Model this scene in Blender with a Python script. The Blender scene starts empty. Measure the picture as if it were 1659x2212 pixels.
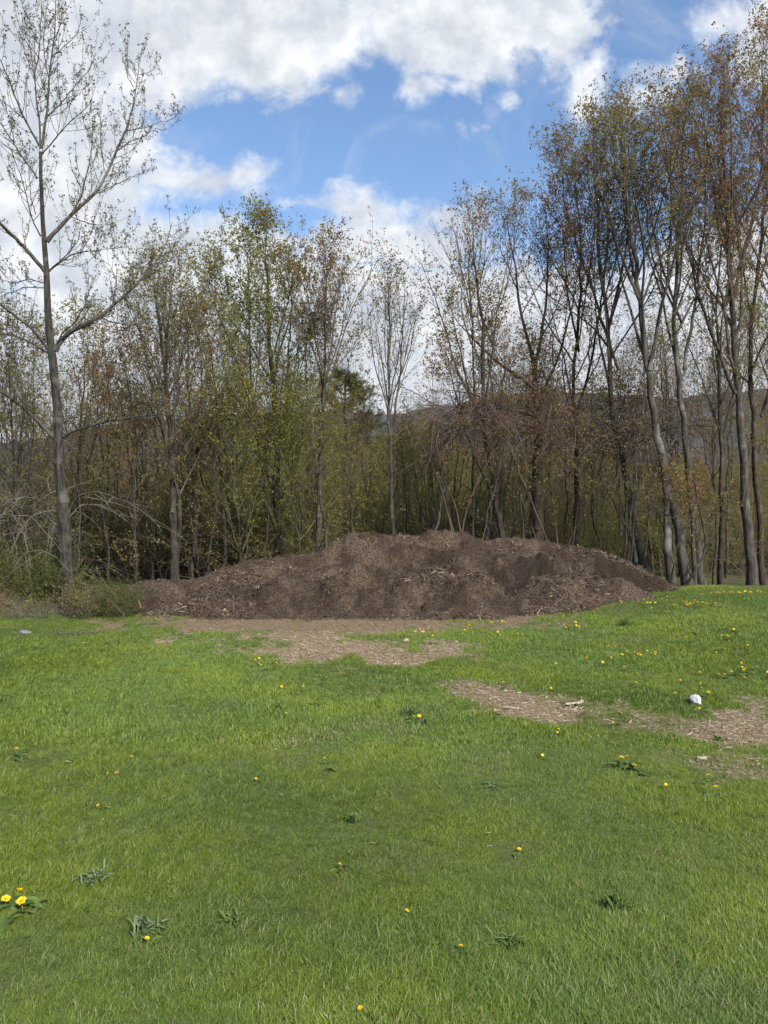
import bpy, math
import numpy as np
from mathutils import Vector
C = bpy.context.scene.collection
S = bpy.context.scene
R = math.radians
CAM_H = 1.6
F = 1661.0          # focal length in the pixel unit used by pt(); image 1659 x 2212 of that unit

# ---------------------------------------------------------------- camera
cam = bpy.data.cameras.new('camera'); cam_o = bpy.data.objects.new('camera', cam); C.objects.link(cam_o)
cam_o.location = (0, 0, CAM_H); cam_o.rotation_euler = (R(90), 0, 0)
cam.sensor_fit = 'VERTICAL'; cam.sensor_height = 34.6; cam.lens = 34.6*F/2212.0
cam.clip_start = 0.05; cam.clip_end = 6000
S.camera = cam_o

# ---------------------------------------------------------------- sky, sun, exposure
SUN_EL, SUN_AZ = R(42), R(146)      # azimuth measured from +Y (view direction), negative = left
w = bpy.data.worlds.new('World'); S.world = w; w.use_nodes = True
nt = w.node_tree; nt.nodes.clear()
class NB:
    """tiny node-building helper"""
    def __init__(s, nt): s.nt = nt
    def n(s, typ, **kw):
        nd = s.nt.nodes.new(typ)
        for k, v in kw.items():
            if k.startswith('_'): continue
            setattr(nd, k, v)
        return nd
    def link(s, a, b): s.nt.links.new(a, b)
    def val(s, sock, v):
        if hasattr(v, 'is_output') or isinstance(v, bpy.types.NodeSocket): s.link(v, sock)
        else: sock.default_value = v
    def m(s, op, a, b=0.0, c=None, clamp=False):
        nd = s.n('ShaderNodeMath', operation=op); nd.use_clamp = clamp
        s.val(nd.inputs[0], a); s.val(nd.inputs[1], b)
        if c is not None: s.val(nd.inputs[2], c)
        return nd.outputs[0]
    def ss(s, v, a, b):
        nd = s.n('ShaderNodeMapRange', interpolation_type='SMOOTHSTEP')
        s.val(nd.inputs[0], v); nd.inputs[1].default_value = a; nd.inputs[2].default_value = b
        return nd.outputs[0]
    def mix(s, f, a, b, mode='MIX'):
        nd = s.n('ShaderNodeMix', data_type='RGBA', blend_type=mode)
        s.val(nd.inputs[0], f)
        for i, v in ((6, a), (7, b)):
            if isinstance(v, tuple): v = (*v[:3], 1)
            s.val(nd.inputs[i], v)
        return nd.outputs[2]
    def noise(s, vec, scale, detail=4, rough=.55, dist=0, out=0):
        nd = s.n('ShaderNodeTexNoise'); nd.inputs['Scale'].default_value = scale
        nd.inputs['Detail'].default_value = detail; nd.inputs['Roughness'].default_value = rough
        nd.inputs['Distortion'].default_value = dist
        if vec is not None: s.link(vec, nd.inputs['Vector'])
        return nd.outputs[out]
b = NB(nt)
sky = b.n('ShaderNodeTexSky', sky_type='NISHITA'); sky.sun_disc = False
sky.sun_elevation = SUN_EL; sky.sun_rotation = SUN_AZ; sky.air_density = 1.0; sky.dust_density = .6; sky.ozone_density = 1.5
tc = b.n('ShaderNodeTexCoord'); sx = b.n('ShaderNodeSeparateXYZ'); b.link(tc.outputs['Generated'], sx.inputs[0])
den = b.m('MAXIMUM', b.m('ABSOLUTE', sx.outputs[1]), .12)
u0 = b.m('DIVIDE', sx.outputs[0], den); v0 = b.m('DIVIDE', sx.outputs[2], den)
cv = b.n('ShaderNodeCombineXYZ'); b.link(u0, cv.inputs[0]); b.link(v0, cv.inputs[1]); b.link(b.m('MULTIPLY', sx.outputs[1], .5), cv.inputs[2])
UV = cv.outputs[0]
nz = b.n('ShaderNodeTexNoise'); nz.inputs['Scale'].default_value = 9; nz.inputs['Detail'].default_value = 6; nz.inputs['Roughness'].default_value = .62
b.link(UV, nz.inputs['Vector'])
nc = b.n('ShaderNodeSeparateColor'); b.link(nz.outputs['Color'], nc.inputs[0])
u = b.m('ADD', u0, b.m('MULTIPLY', b.m('SUBTRACT', nc.outputs[0], .5), .075))
v = b.m('ADD', v0, b.m('MULTIPLY', b.m('SUBTRACT', nc.outputs[1], .5), .055))
CLOUDS = [(250,30,620,215),(560,120,200,120),(1000,30,310,150),(1215,60,85,135),(1255,165,45,75),(925,185,60,35),(735,205,45,32),(1000,190,40,22),
          (60,330,275,330),(130,520,200,150),(330,395,150,50),(440,398,190,50),(350,525,330,70),(200,560,470,105),(800,450,130,52),(820,530,270,70),(975,470,75,48),
          (700,800,1400,255),(1640,45,185,60),(1640,130,110,75),(1400,205,70,28),(1450,160,80,20),(1085,232,26,26),(1022,275,18,12),(1000,403,28,8),(1600,640,200,170),
          (640,440,60,14)]
f = None
for cx, cy, rx, ry in CLOUDS:
    cx, cy, rx, ry = (cx-829.5)/F, (1106-cy)/F, rx/F, ry/F
    dx = b.m('MULTIPLY', b.m('SUBTRACT', u, cx), 1/rx); dy = b.m('MULTIPLY', b.m('SUBTRACT', v, cy), 1/ry)
    q = b.m('SQRT', b.m('ADD', b.m('MULTIPLY', dx, dx), b.m('MULTIPLY', dy, dy)))
    fi = b.m('MULTIPLY', b.m('SUBTRACT', 1.0, q), min(rx, ry))
    f = fi if f is None else b.m('MAXIMUM', f, fi)
fine = b.noise(UV, 13, 9, .6, .3)
fd = b.m('ADD', f, b.m('MULTIPLY', b.m('SUBTRACT', fine, .5), .11))
mask = b.ss(fd, -.009, .026)
wisp = b.m('MULTIPLY', b.ss(b.noise(UV, 5, 8, .65, .6), .50, .76), .34)
mask = b.m('MAXIMUM', mask, wisp)
sh = b.noise(UV, 4.2, 7, .6, .25)
deep = b.m('MULTIPLY', b.ss(fd, .02, .12), b.ss(sh, .36, .66))
bil = b.ss(b.noise(UV, 16, 6, .6), .3, .75)
white = b.mix(bil, (.58, .63, .71), (.95, .97, .99))
ccol = b.mix(b.m('MULTIPLY', deep, .66), white, (.40, .43, .50))
skyc = b.mix(1.0, sky.outputs[0], (.99, 1.09, 1.16), 'MULTIPLY')
CL_GAIN = 6.0       # cloud radiance relative to the sky texture's physical scale (background strength is 0.1)
ccol = b.mix(1.0, ccol, (CL_GAIN, CL_GAIN, CL_GAIN), 'MULTIPLY')
col = b.mix(mask, skyc, ccol)
bg = b.n('ShaderNodeBackground'); bg.inputs[1].default_value = .1; b.link(col, bg.inputs[0])
wo = b.n('ShaderNodeOutputWorld'); b.link(bg.outputs[0], wo.inputs[0])

sun = bpy.data.lights.new('sun', 'SUN'); sun.energy = 4.2; sun.angle = R(6); sun.color = (1, .95, .87)
sun_o = bpy.data.objects.new('sun', sun); C.objects.link(sun_o)
sd = Vector((math.sin(SUN_AZ)*math.cos(SUN_EL), math.cos(SUN_AZ)*math.cos(SUN_EL), math.sin(SUN_EL)))
sun_o.rotation_euler = sd.to_track_quat('Z', 'Y').to_euler(); sun_o.location = (0, 0, 30)
vs = S.view_settings; vs.view_transform = 'Standard'; vs.look = 'None'; vs.gamma = 1; vs.exposure = 0.9; vs.use_curve_mapping = False
S.cycles.sample_clamp_indirect = 4; S.cycles.max_bounces = 6; S.cycles.diffuse_bounces = 5; S.cycles.transmission_bounces = 3; S.cycles.transparent_max_bounces = 4

# ---------------------------------------------------------------- helpers
def pt(px, py, Y): return ((px-829.5)/F*Y, Y, CAM_H-(py-1106)/F*Y)
def rng(s): return np.random.default_rng(s)
def _h(i, j, s):
    n = (i*374761393 + j*668265263 + s*974711) & 0x7fffffff
    n = ((n ^ (n >> 13))*1274126177) & 0x7fffffff
    return ((n ^ (n >> 16)) & 0xffff)/65535.0
def vnoise(x, y, s=0):
    x = np.asarray(x, float); y = np.asarray(y, float)
    i = np.floor(x).astype(np.int64); j = np.floor(y).astype(np.int64)
    fx, fy = x-i, y-j; fx = fx*fx*(3-2*fx); fy = fy*fy*(3-2*fy)
    return (_h(i,j,s)*(1-fx)+_h(i+1,j,s)*fx)*(1-fy)+(_h(i,j+1,s)*(1-fx)+_h(i+1,j+1,s)*fx)*fy
def fbm(x, y, s=0, o=4, g=.5):
    t = a = 0; am = 1
    for k in range(o):
        t = t+am*vnoise(np.asarray(x)*2**k+k*17.3, np.asarray(y)*2**k-k*9.1, s+k); a += am; am *= g
    return t/a
def sst(v, a, b_):
    t = np.clip((np.asarray(v, float)-a)/(b_-a), 0, 1); return t*t*(3-2*t)
def mesh_np(name, V, Q, mats, mi=None, attrs=None, smooth=True, vattrs=None):
    me = bpy.data.meshes.new(name); V = np.asarray(V, np.float32); Q = np.asarray(Q, np.int32)
    me.vertices.add(len(V)); me.vertices.foreach_set('co', V.ravel())
    n = len(Q); k = Q.shape[1] if n else 4
    if n:
        me.loops.add(n*k); me.loops.foreach_set('vertex_index', Q.ravel())
        me.polygons.add(n); me.polygons.foreach_set('loop_start', np.arange(0, n*k, k, dtype=np.int32))
        me.polygons.foreach_set('use_smooth', np.full(n, smooth))
        if mi is not None: me.polygons.foreach_set('material_index', np.asarray(mi, np.int32))
    for m_ in mats: me.materials.append(m_)
    if attrs:
        for k_, a in attrs.items():
            at = me.attributes.new(k_, 'FLOAT', 'FACE'); at.data.foreach_set('value', np.asarray(a, np.float32))
    if vattrs:
        for k_, a in vattrs.items():
            a = np.asarray(a)
            if a.dtype.kind == 'i':
                at = me.attributes.new(k_, 'INT', 'POINT'); at.data.foreach_set('value', a.astype(np.int32))
            elif a.ndim == 2:
                at = me.attributes.new(k_, 'FLOAT_VECTOR', 'POINT'); at.data.foreach_set('vector', a.astype(np.float32).ravel())
            else:
                at = me.attributes.new(k_, 'FLOAT', 'POINT'); at.data.foreach_set('value', a.astype(np.float32))
    me.update(calc_edges=True); return me
def tag(o, label=None, cat=None, group=None, kind=None):
    if label: o['label'] = label
    if cat: o['category'] = cat
    if group: o['group'] = group
    if kind: o['kind'] = kind
    return o
def obj(name, me, parent=None, loc=None):
    o = bpy.data.objects.new(name, me); C.objects.link(o)
    if parent is not None: o.parent = parent
    if loc is not None: o.location = loc
    return o
def empty(name, loc=(0,0,0)):
    o = bpy.data.objects.new(name, None); C.objects.link(o); o.location = loc; o.empty_display_size = .3; return o
def norm(a): return a/np.maximum(np.linalg.norm(a, axis=-1, keepdims=True), 1e-9)

class Geo:
    """collects quads in numpy"""
    def __init__(s): s.V = []; s.Q = []; s.M = []; s.T = []; s.n = 0
    def add(s, V, Q, mi=0, tint=None):
        s.V.append(V); s.Q.append(Q+s.n); s.n += len(V); s.M.append(np.full(len(Q), mi))
        s.T.append(np.zeros(len(Q)) if tint is None else tint)
    def tubes(s, P, rad, sides, mi=0, rr=None, tint=None, wob=0):
        N, K, _ = P.shape
        if N == 0: return
        t = np.empty_like(P); t[:, 1:-1] = P[:, 2:]-P[:, :-2]; t[:, 0] = P[:, 1]-P[:, 0]; t[:, -1] = P[:, -1]-P[:, -2]; t = norm(t)
        md = norm(P[:, -1]-P[:, 0]); ref = np.where(np.abs(md[:, 2:3]) > .8, [[1., 0, 0]], [[0, 0, 1.]])
        uu = norm(np.cross(t, ref[:, None, :])); vv = np.cross(t, uu)
        a = np.arange(sides)*2*np.pi/sides
        rd = rad[:, :, None]*np.ones(sides)
        if wob and rr is not None: rd = rd*(1+rr.uniform(-wob, wob, rd.shape))
        V = P[:, :, None, :]+rd[..., None]*(np.cos(a)[None, None, :, None]*uu[:, :, None, :]+np.sin(a)[None, None, :, None]*vv[:, :, None, :])
        idx = np.arange(N*K*sides).reshape(N, K, sides)
        nx = np.roll(idx, -1, axis=2)
        Q = np.stack([idx[:, :-1], nx[:, :-1], nx[:, 1:], idx[:, 1:]], -1).reshape(-1, 4)
        tt = None if tint is None else np.repeat(tint, (K-1)*sides)
        s.add(V.reshape(-1, 3), Q, mi, tt)
    def leaves(s, pos, a, bb, L, W, mi, tint, fold=.25):
        a = norm(a); bb = norm(bb-(bb*a).sum(-1, keepdims=True)*a); c = np.cross(a, bb)
        L = L[:, None]; W = W[:, None]
        p0 = pos; p1 = pos+a*L*.45+bb*W*.5+c*L*fold*.5; p2 = pos+a*L; p3 = pos+a*L*.45-bb*W*.5+c*L*fold*.5
        V = np.stack([p0, p1, p2, p3], 1).reshape(-1, 3); Q = np.arange(len(V)).reshape(-1, 4)
        s.add(V, Q, mi, tint)
    def build(s, name, mats, smooth=True):
        if not s.V: return mesh_np(name, np.zeros((0, 3)), np.zeros((0, 4)), mats)
        return mesh_np(name, np.concatenate(s.V), np.concatenate(s.Q), mats, np.concatenate(s.M), {'tint': np.concatenate(s.T)}, smooth)

# ---------------------------------------------------------------- materials
def mat(name):
    m = bpy.data.materials.new(name); m.use_nodes = True; m.node_tree.nodes.clear(); return m, NB(m.node_tree)
def finish(b, shader, bump=None):
    o = b.n('ShaderNodeOutputMaterial'); b.link(shader, o.inputs[0])
def principled(b, col, rough=.8, spec=.3, bump=None, bstr=.5, bdist=.02):
    p = b.n('ShaderNodeBsdfPrincipled'); b.val(p.inputs['Base Color'], col if not isinstance(col, tuple) else (*col, 1))
    b.val(p.inputs['Roughness'], rough); p.inputs['Specular IOR Level'].default_value = spec
    if bump is not None:
        bp = b.n('ShaderNodeBump'); bp.inputs['Strength'].default_value = bstr; bp.inputs['Distance'].default_value = bdist
        b.link(bump, bp.inputs['Height']); b.link(bp.outputs[0], p.inputs['Normal'])
    return p.outputs[0]
def attr(b, name, typ='GEOMETRY'):
    a = b.n('ShaderNodeAttribute'); a.attribute_name = name; a.attribute_type = typ; return a.outputs['Fac']
def leaf_mat(name, c1, c2, c3=None, trans=.45):
    m, b = mat(name)
    t = attr(b, 'tint'); col = b.mix(t, c1, c2)
    if c3:
        g = b.n('ShaderNodeNewGeometry'); col = b.mix(b.ss(b.noise(g.outputs['Position'], .9, 3), .45, .62), col, c3)
    p = principled(b, col, .6, .25)
    tr = b.n('ShaderNodeBsdfTranslucent'); b.link(col, tr.inputs[0])
    mx = b.n('ShaderNodeMixShader'); mx.inputs[0].default_value = trans; b.link(p, mx.inputs[1]); b.link(tr.outputs[0], mx.inputs[2])
    finish(b, mx.outputs[0]); return m
def bark_mat(name, c1, c2, c3, sc=1.0, moss=0.0, band=0.0):
    m, b = mat(name)
    o = b.n('ShaderNodeTexCoord'); mp = b.n('ShaderNodeMapping'); mp.inputs['Scale'].default_value = (1, 1, .22); b.link(o.outputs['Object'], mp.inputs[0])
    n1 = b.noise(mp.outputs[0], 26*sc, 7, .7); n2 = b.noise(o.outputs['Object'], 2.2*sc, 4, .6, .5)
    col = b.mix(b.ss(n1, .35, .68), c1, c2); col = b.mix(b.ss(n2, .52, .66), col, c3)
    if band:
        mp2 = b.n('ShaderNodeMapping'); mp2.inputs['Scale'].default_value = (.6, .6, 5); b.link(o.outputs['Object'], mp2.inputs[0])
        col = b.mix(b.m('MULTIPLY', b.ss(b.noise(mp2.outputs[0], 2.2, 5, .6), .56, .66), band), col, (.035, .03, .027))
    if moss:
        col = b.mix(b.m('MULTIPLY', b.ss(b.noise(o.outputs['Object'], 5, 5, .6), .5, .7), moss), col, (.055, .07, .03))
    finish(b, principled(b, col, .9, .15, n1, 1.0, .03)); return m
def plain_mat(name, c1, c2, sc=20, rough=.85, bs=.4):
    m, b = mat(name); o = b.n('ShaderNodeTexCoord'); n1 = b.noise(o.outputs['Object'], sc, 6, .65)
    finish(b, principled(b, b.mix(b.ss(n1, .35, .68), c1, c2), rough, .25, n1, bs, .01)); return m

M = {}
M['bark_grey'] = bark_mat('bark_grey', (.035,.029,.024), (.105,.09,.077), (.135,.122,.105), 1, .2)
M['bark_dark'] = bark_mat('bark_dark', (.022,.018,.015), (.068,.056,.047), (.09,.078,.064), 1.0, .35)
M['bark_brown'] = bark_mat('bark_brown', (.03,.022,.018), (.085,.064,.05), (.11,.088,.07))
M['bark_pale'] = bark_mat('bark_pale', (.035,.029,.024), (.10,.088,.073), (.165,.155,.135), .8, .4)
M['bark_poplar'] = bark_mat('bark_poplar', (.016,.014,.012), (.072,.064,.055), (.10,.092,.08), .9, .25, .9)
M['bark_poplar_limb'] = bark_mat('bark_poplar_limb', (.04,.036,.03), (.11,.10,.085), (.14,.13,.11), 1, .2, .3)
M['twig'] = plain_mat('twig', (.055,.043,.035), (.105,.085,.07), 30)
M['twig_brown'] = plain_mat('twig_brown', (.07,.047,.037), (.13,.093,.073), 30)
M['twig_green'] = plain_mat('twig_green', (.075,.07,.035), (.13,.125,.065), 30)
M['twig_dead'] = plain_mat('twig_dead', (.09,.078,.06), (.18,.16,.125), 30)
M['leaf_green'] = leaf_mat('leaf_green', (.145,.16,.03), (.235,.235,.06), (.22,.175,.05), .5)
M['leaf_olive'] = leaf_mat('leaf_olive', (.16,.155,.04), (.25,.225,.07), (.22,.155,.06), .5)
M['leaf_rust'] = leaf_mat('leaf_rust', (.21,.10,.04), (.29,.165,.07), (.21,.18,.05), .5)
M['leaf_mix'] = leaf_mat('leaf_mix', (.20,.12,.045), (.24,.21,.06), (.23,.125,.055), .5)
M['leaf_pale'] = leaf_mat('leaf_pale', (.085,.09,.035), (.13,.125,.055), (.10,.08,.035))
M['leaf_under'] = leaf_mat('leaf_under', (.18,.18,.035), (.28,.26,.065), (.24,.18,.055), .5)
M['leaf_shrub'] = leaf_mat('leaf_shrub', (.06,.075,.018), (.11,.125,.03), (.10,.09,.03))
M['catkin'] = plain_mat('catkin', (.10,.09,.035), (.16,.13,.06), 30)
M['needle'] = leaf_mat('needle', (.012,.03,.014), (.03,.055,.022), None, .15)

# ---------------------------------------------------------------- terrain
def terrain(x, y):
    x = np.asarray(x, float); y = np.asarray(y, float)
    z = .30*sst(x, .9, 5.6)*sst(y, 6.3, 12.3)*(1-.75*sst(y, 13.2, 16.5))
    z = z+.05*(fbm(x*.55, y*.55, 3, 3)-.5)*sst(y, 0, 2)*(1-sst(y, 60, 120))
    z = z+.10*np.exp(-(((x+5.6)/1.6)**2+((y-12.1)/.9)**2))
    z = z-1.2*sst(y, 22, 60)*1.0
    z = z+14*sst(y, 160, 700)
    return z
def ground_xy(px, py, z=0.0):
    """pixel of the photograph -> point on the lawn"""
    Y = (CAM_H-z)*F/(py-1106)
    for _ in range(6):
        X = (px-829.5)/F*Y; Y = (CAM_H-float(terrain(X, Y)))*F/(py-1106)
    return (px-829.5)/F*Y, Y
def axis(lo, hi, a, b_, st, n):
    mid = np.arange(a, b_+st/2, st)
    l = a-(a-lo)*(np.linspace(0, 1, n)[1:]**3)[::-1]; h = b_+(hi-b_)*(np.linspace(0, 1, n)[1:]**3)
    return np.concatenate([l, mid, h])
gx = axis(-2500, 2500, -9, 9, .06, 34); gy = axis(-200, 2600, 1.0, 16, .06, 34)
PATCH = [  # wood-chip litter on the lawn: cx, cy, half-width, half-height in photo units, strength
 (700,1352,420,16,1.0),(640,1376,105,26,.9),(730,1408,175,27,1.0),(850,1420,90,16,.9),(960,1405,70,20,.85),(985,1395,110,8,.6),(355,1388,28,8,.8),(440,1384,60,5,.5),
 (1050,1495,90,20,.75),(1120,1520,120,30,.9),(1190,1540,80,22,.95),(1000,1480,60,10,.5),(1300,1530,120,24,.5),(1420,1560,120,28,.55),
 (1590,1585,110,30,1.0),(1640,1570,90,38,.95),(1510,1580,60,16,.7),(1600,1660,110,30,.55),(1640,1515,50,10,.6),(1480,1640,60,22,.35),
 (1540,1690,60,12,.3),(600,1430,60,14,.3),(900,1320,330,12,1.0),(1750,1600,120,60,1),(1100,1335,120,10,1.0)]
PB = []
for cx, cy, a_, h_, s_ in PATCH:
    x0, y0 = ground_xy(cx, cy); xr = a_/F*y0; _, yt = ground_xy(cx, cy-h_); _, yb = ground_xy(cx, cy+h_)
    PB.append((x0, (yt+yb)/2, xr, max((yt-yb)/2, .05), s_))
def chips_mask(x, y):
    x = np.asarray(x, float); y = np.asarray(y, float); m_ = np.zeros(np.broadcast(x, y).shape)
    nx_ = (fbm(x*2.6, y*1.7, 41, 4)-.5); nf = fbm(x*9, y*7, 45, 3)-.5
    for x0, y0, a_, h_, s_ in PB:
        q = np.sqrt(((x-x0)/a_)**2+((y-y0)/h_)**2)
        m_ = np.maximum(m_, s_*sst(1.25-q+nx_*1.5+nf*1.1, .0, .55))
    return m_
# mulch mound outline: skyline and foot measured from the photograph
PX = np.array([188,205,250,300,380,440,520,600,690,730,760,800,850,900,960,1010,1050,1110,1150,1220,1290,1340,1400,1450,1485,1500.])
PYT = np.array([1300,1288,1266,1247,1245,1236,1203,1196,1184,1162,1148,1142,1149,1143,1133,1139,1157,1151,1155,1168,1180,1198,1226,1256,1276,1281.])
YF = np.interp(PX, [188,330,500,1000,1200,1400,1500], [12.6,11.75,11.25,11.2,11.45,11.9,12.8])
YR = np.interp(PX, [188,330,500,800,1300,1500], [13.0,13.0,13.1,13.3,13.3,13.2])
XR = (PX-829.5)/F*YR
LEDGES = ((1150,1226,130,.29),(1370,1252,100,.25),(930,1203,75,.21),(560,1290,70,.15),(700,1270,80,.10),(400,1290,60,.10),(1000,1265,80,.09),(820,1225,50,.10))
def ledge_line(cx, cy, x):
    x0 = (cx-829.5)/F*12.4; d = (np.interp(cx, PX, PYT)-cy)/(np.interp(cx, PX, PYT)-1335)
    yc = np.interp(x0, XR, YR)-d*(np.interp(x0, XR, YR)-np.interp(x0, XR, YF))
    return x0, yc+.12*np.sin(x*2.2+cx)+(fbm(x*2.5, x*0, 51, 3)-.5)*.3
def crevice_shade_mask(x, y):  # where the shade of the ledge crevices is painted on the mound
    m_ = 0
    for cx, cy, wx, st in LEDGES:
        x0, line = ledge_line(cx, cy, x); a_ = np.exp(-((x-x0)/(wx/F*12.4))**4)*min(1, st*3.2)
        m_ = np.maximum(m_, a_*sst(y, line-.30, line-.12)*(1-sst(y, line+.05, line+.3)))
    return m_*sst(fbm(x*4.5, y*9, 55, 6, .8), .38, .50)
def pile_rel(x, y):
    """height of the mound above the ground"""
    x = np.asarray(x, float); y = np.asarray(y, float)
    xs = x*1.0
    yr = np.interp(xs, XR, YR); yf = np.interp(xs, XR, YF); zt = CAM_H-(np.interp(xs, XR, PYT)-1106)/F*yr
    H = np.maximum(zt-terrain(xs, yr)-.03, 0)*((xs > XR[0]) & (xs < XR[-1]))
    warp = (fbm(x*1.1, y*1.1, 11, 3)-.5)*.55
    t = (y+warp-yf)/(yr-yf+.05); tb = (yr+2.4-y)/2.4
    fr = np.where(t < 1, np.clip(t, 0, 1)**.92*(1+.10*np.sin(np.clip(t, 0, 1)*np.pi)), 1)
    fr = np.where(y > yr, np.clip(tb, 0, 1)**1.1, fr)
    k = np.clip(fr*3, 0, 1)*np.clip(H*2.5, 0, 1)
    n = (fbm(x*1.5, y*1.5, 21, 4)-.5)*.42*(1-.8*sst(fr, .7, .95))+(fbm(x*2.8, y*2.8, 23, 3)-.5)*.22*(1-.6*sst(fr, .8, .97))+(fbm(x*5, y*5, 25, 4, .65)-.5)*.28+(fbm(x*15, y*15, 28, 3, .6)-.5)*.07
    # terraces: steep little faces where mulch has slumped
    rid = np.abs(fbm(x*1.25, y*2.0, 33, 3)-.5)
    n = n-.26*(1-sst(rid, 0, .08))*sst(fbm(x*.6+4, y*.6, 37, 2), .36, .55)*(1-sst(fr, .8, .96))
    n = n*(1-.45*sst(fr, .88, .99))
    for cx, cy, wx, st in LEDGES:
        x0, line = ledge_line(cx, cy, x)
        n = n-st*sst(y, line-.6, line-.04)*(1-sst(y, line, line+.10))*np.exp(-((x-x0)/(wx/F*12.4))**4)
    return H*fr+n*k
XX, YY = np.meshgrid(gx, gy); Z = terrain(XX, YY)
ny, nx = XX.shape
V = np.stack([XX, YY, Z], -1).reshape(-1, 3); idx = np.arange(ny*nx).reshape(ny, nx)
Q = np.stack([idx[:-1, :-1], idx[:-1, 1:], idx[1:, 1:], idx[1:, :-1]], -1).reshape(-1, 4)
xf, yf_ = XX.ravel(), YY.ravel()
cm = chips_mask(xf, yf_)
# forest floor boundary
def wood_edge(x): return np.interp(x, [-30,-6.5,-4.6,-4,0,3.9,5.2,6,30], [12.2,12.0,11.9,12.4,13,13,13.15,13.3,13.6])
fl = sst(yf_-wood_edge(xf)+(fbm(xf*2, yf_*2, 61, 3)-.5)*.6, -.15, .25)
gm, b = mat('ground')
g = b.n('ShaderNodeNewGeometry'); pos = g.outputs['Position']
n1 = b.noise(pos, 30, 7, .7); n2 = b.noise(pos, 4, 4, .6); n3 = b.noise(pos, 90, 4, .7)
lawn = b.mix(b.ss(n1, .35, .65), (.05,.07,.018), (.10,.13,.032)); lawn = b.mix(b.ss(n2, .5, .7), lawn, (.085,.09,.04))
mulch = b.mix(b.ss(n1, .3, .7), (.11,.08,.05), (.29,.22,.14)); mulch = b.mix(b.ss(n3, .45, .7), mulch, (.19,.14,.09))
litter = b.mix(b.ss(n1, .35, .65), (.06,.045,.025), (.13,.10,.055)); litter = b.mix(b.ss(n2, .42, .6), litter, (.06,.08,.025))
c = b.mix(attr(b, 'chips'), lawn, mulch); c = b.mix(attr(b, 'floor'), c, litter)
finish(b, principled(b, c, .95, .1, n1, .8, .03))
tag(obj('ground', mesh_np('ground', V, Q, [gm], None, None, True, {'chips': cm, 'floor': fl})), kind='structure')

# wooded hills on the horizon
hm, b = mat('hill'); g = b.n('ShaderNodeNewGeometry'); mp = b.n('ShaderNodeMapping'); mp.inputs['Scale'].default_value = (1, 1, .45); b.link(g.outputs['Position'], mp.inputs[0])
h1 = b.noise(mp.outputs[0], .35, 8, .8); h2 = b.noise(g.outputs['Position'], .012, 4, .6)
c = b.mix(b.ss(h1, .38, .64), (.10,.09,.105), (.17,.155,.175)); c = b.mix(b.ss(h2, .5, .66), c, (.14,.125,.12)); c = b.mix(b.ss(b.noise(mp.outputs[0], .3, 6, .7), .62, .7), c, (.07,.085,.07))
finish(b, principled(b, c, 1, .05, h1, 1, 4))
def hill(name, px, py, Y, depth, seed):
    xs = np.linspace(-900, 900, 260)*Y/600; s = np.linspace(0, 1, 50)
    X, Sg = np.meshgrid(xs, s); pxx = X/Y*F+829.5
    top = CAM_H-(np.interp(pxx, px, py)-1106)/F*Y
    prof = np.where(Sg < .75, np.sin(Sg/.75*np.pi/2), 1-.4*(Sg-.75)/.25)
    zz = -8+(top+8)*prof+(fbm(X*.02, Sg*9, seed, 5, .6)-.5)*16*prof**.5+(fbm(X*.15, Sg*60, seed+4, 2)-.5)*5*prof
    YYh = Y-depth*.75+Sg*depth
    V = np.stack([X, YYh, zz], -1).reshape(-1, 3); id2 = np.arange(V.shape[0]).reshape(X.shape)
    Q = np.stack([id2[:-1, :-1], id2[:-1, 1:], id2[1:, 1:], id2[1:, :-1]], -1).reshape(-1, 4)
    return tag(obj(name, mesh_np(name, V, Q, [hm])), kind='structure')
hill('hill', [-600,0,150,280,420,700,850,980,1100,1250,1400,1659,2300], [1010,985,965,930,915,905,905,885,858,862,868,850,800], 700, 420, 5)
hill('hill', [-600,200,600,760,900,1200,1700,2300], [960,965,985,940,930,950,900,880], 430, 240, 9)

# ---------------------------------------------------------------- mulch mound
px_ = np.arange(XR[0]-.1, XR[-1]+.1, .035); py_ = np.arange(10.7, 15.9, .035)
XX, YY = np.meshgrid(px_, py_); rel = pile_rel(XX, YY)
Z = terrain(XX, YY)+rel-.05
ny, nx = XX.shape; idx = np.arange(ny*nx).reshape(ny, nx)
Q = np.stack([idx[:-1, :-1], idx[:-1, 1:], idx[1:, 1:], idx[1:, :-1]], -1).reshape(-1, 4)
keep = (rel.ravel()[Q].max(1) > .03)
Q = Q[keep]; used, inv = np.unique(Q, return_inverse=True); Q = inv.reshape(-1, 4)
mm, b = mat('mulch'); g = b.n('ShaderNodeNewGeometry'); pos = g.outputs['Position']
n1 = b.noise(pos, 38, 8, .75, .4); n2 = b.noise(pos, 2.2, 4, .6)
c = b.mix(b.ss(n1, .35, .68), (.023,.016,.012), (.10,.07,.050)); c = b.mix(b.ss(n2, .42, .62), c, b.mix(b.ss(n1, .4, .62), (.04,.028,.021), (.175,.13,.09)))
c = b.mix(attr(b, 'crevice_shade'), c, b.mix(n1, (.012,.008,.006), (.05,.035,.026)))  # crevice shade put into the mulch colour
finish(b, principled(b, c, .95, .12, n1, 1, .05))
PV = np.stack([XX, YY, Z], -1).reshape(-1, 3)[used]
pile = tag(obj('mulch_mound', mesh_np('mulch_mound', PV, Q, [mm], None, None, True, {'crevice_shade': crevice_shade_mask(PV[:, 0], PV[:, 1])})), 'long dark brown mound of shredded bark mulch heaped along the edge of the wood', 'mulch pile')

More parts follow.
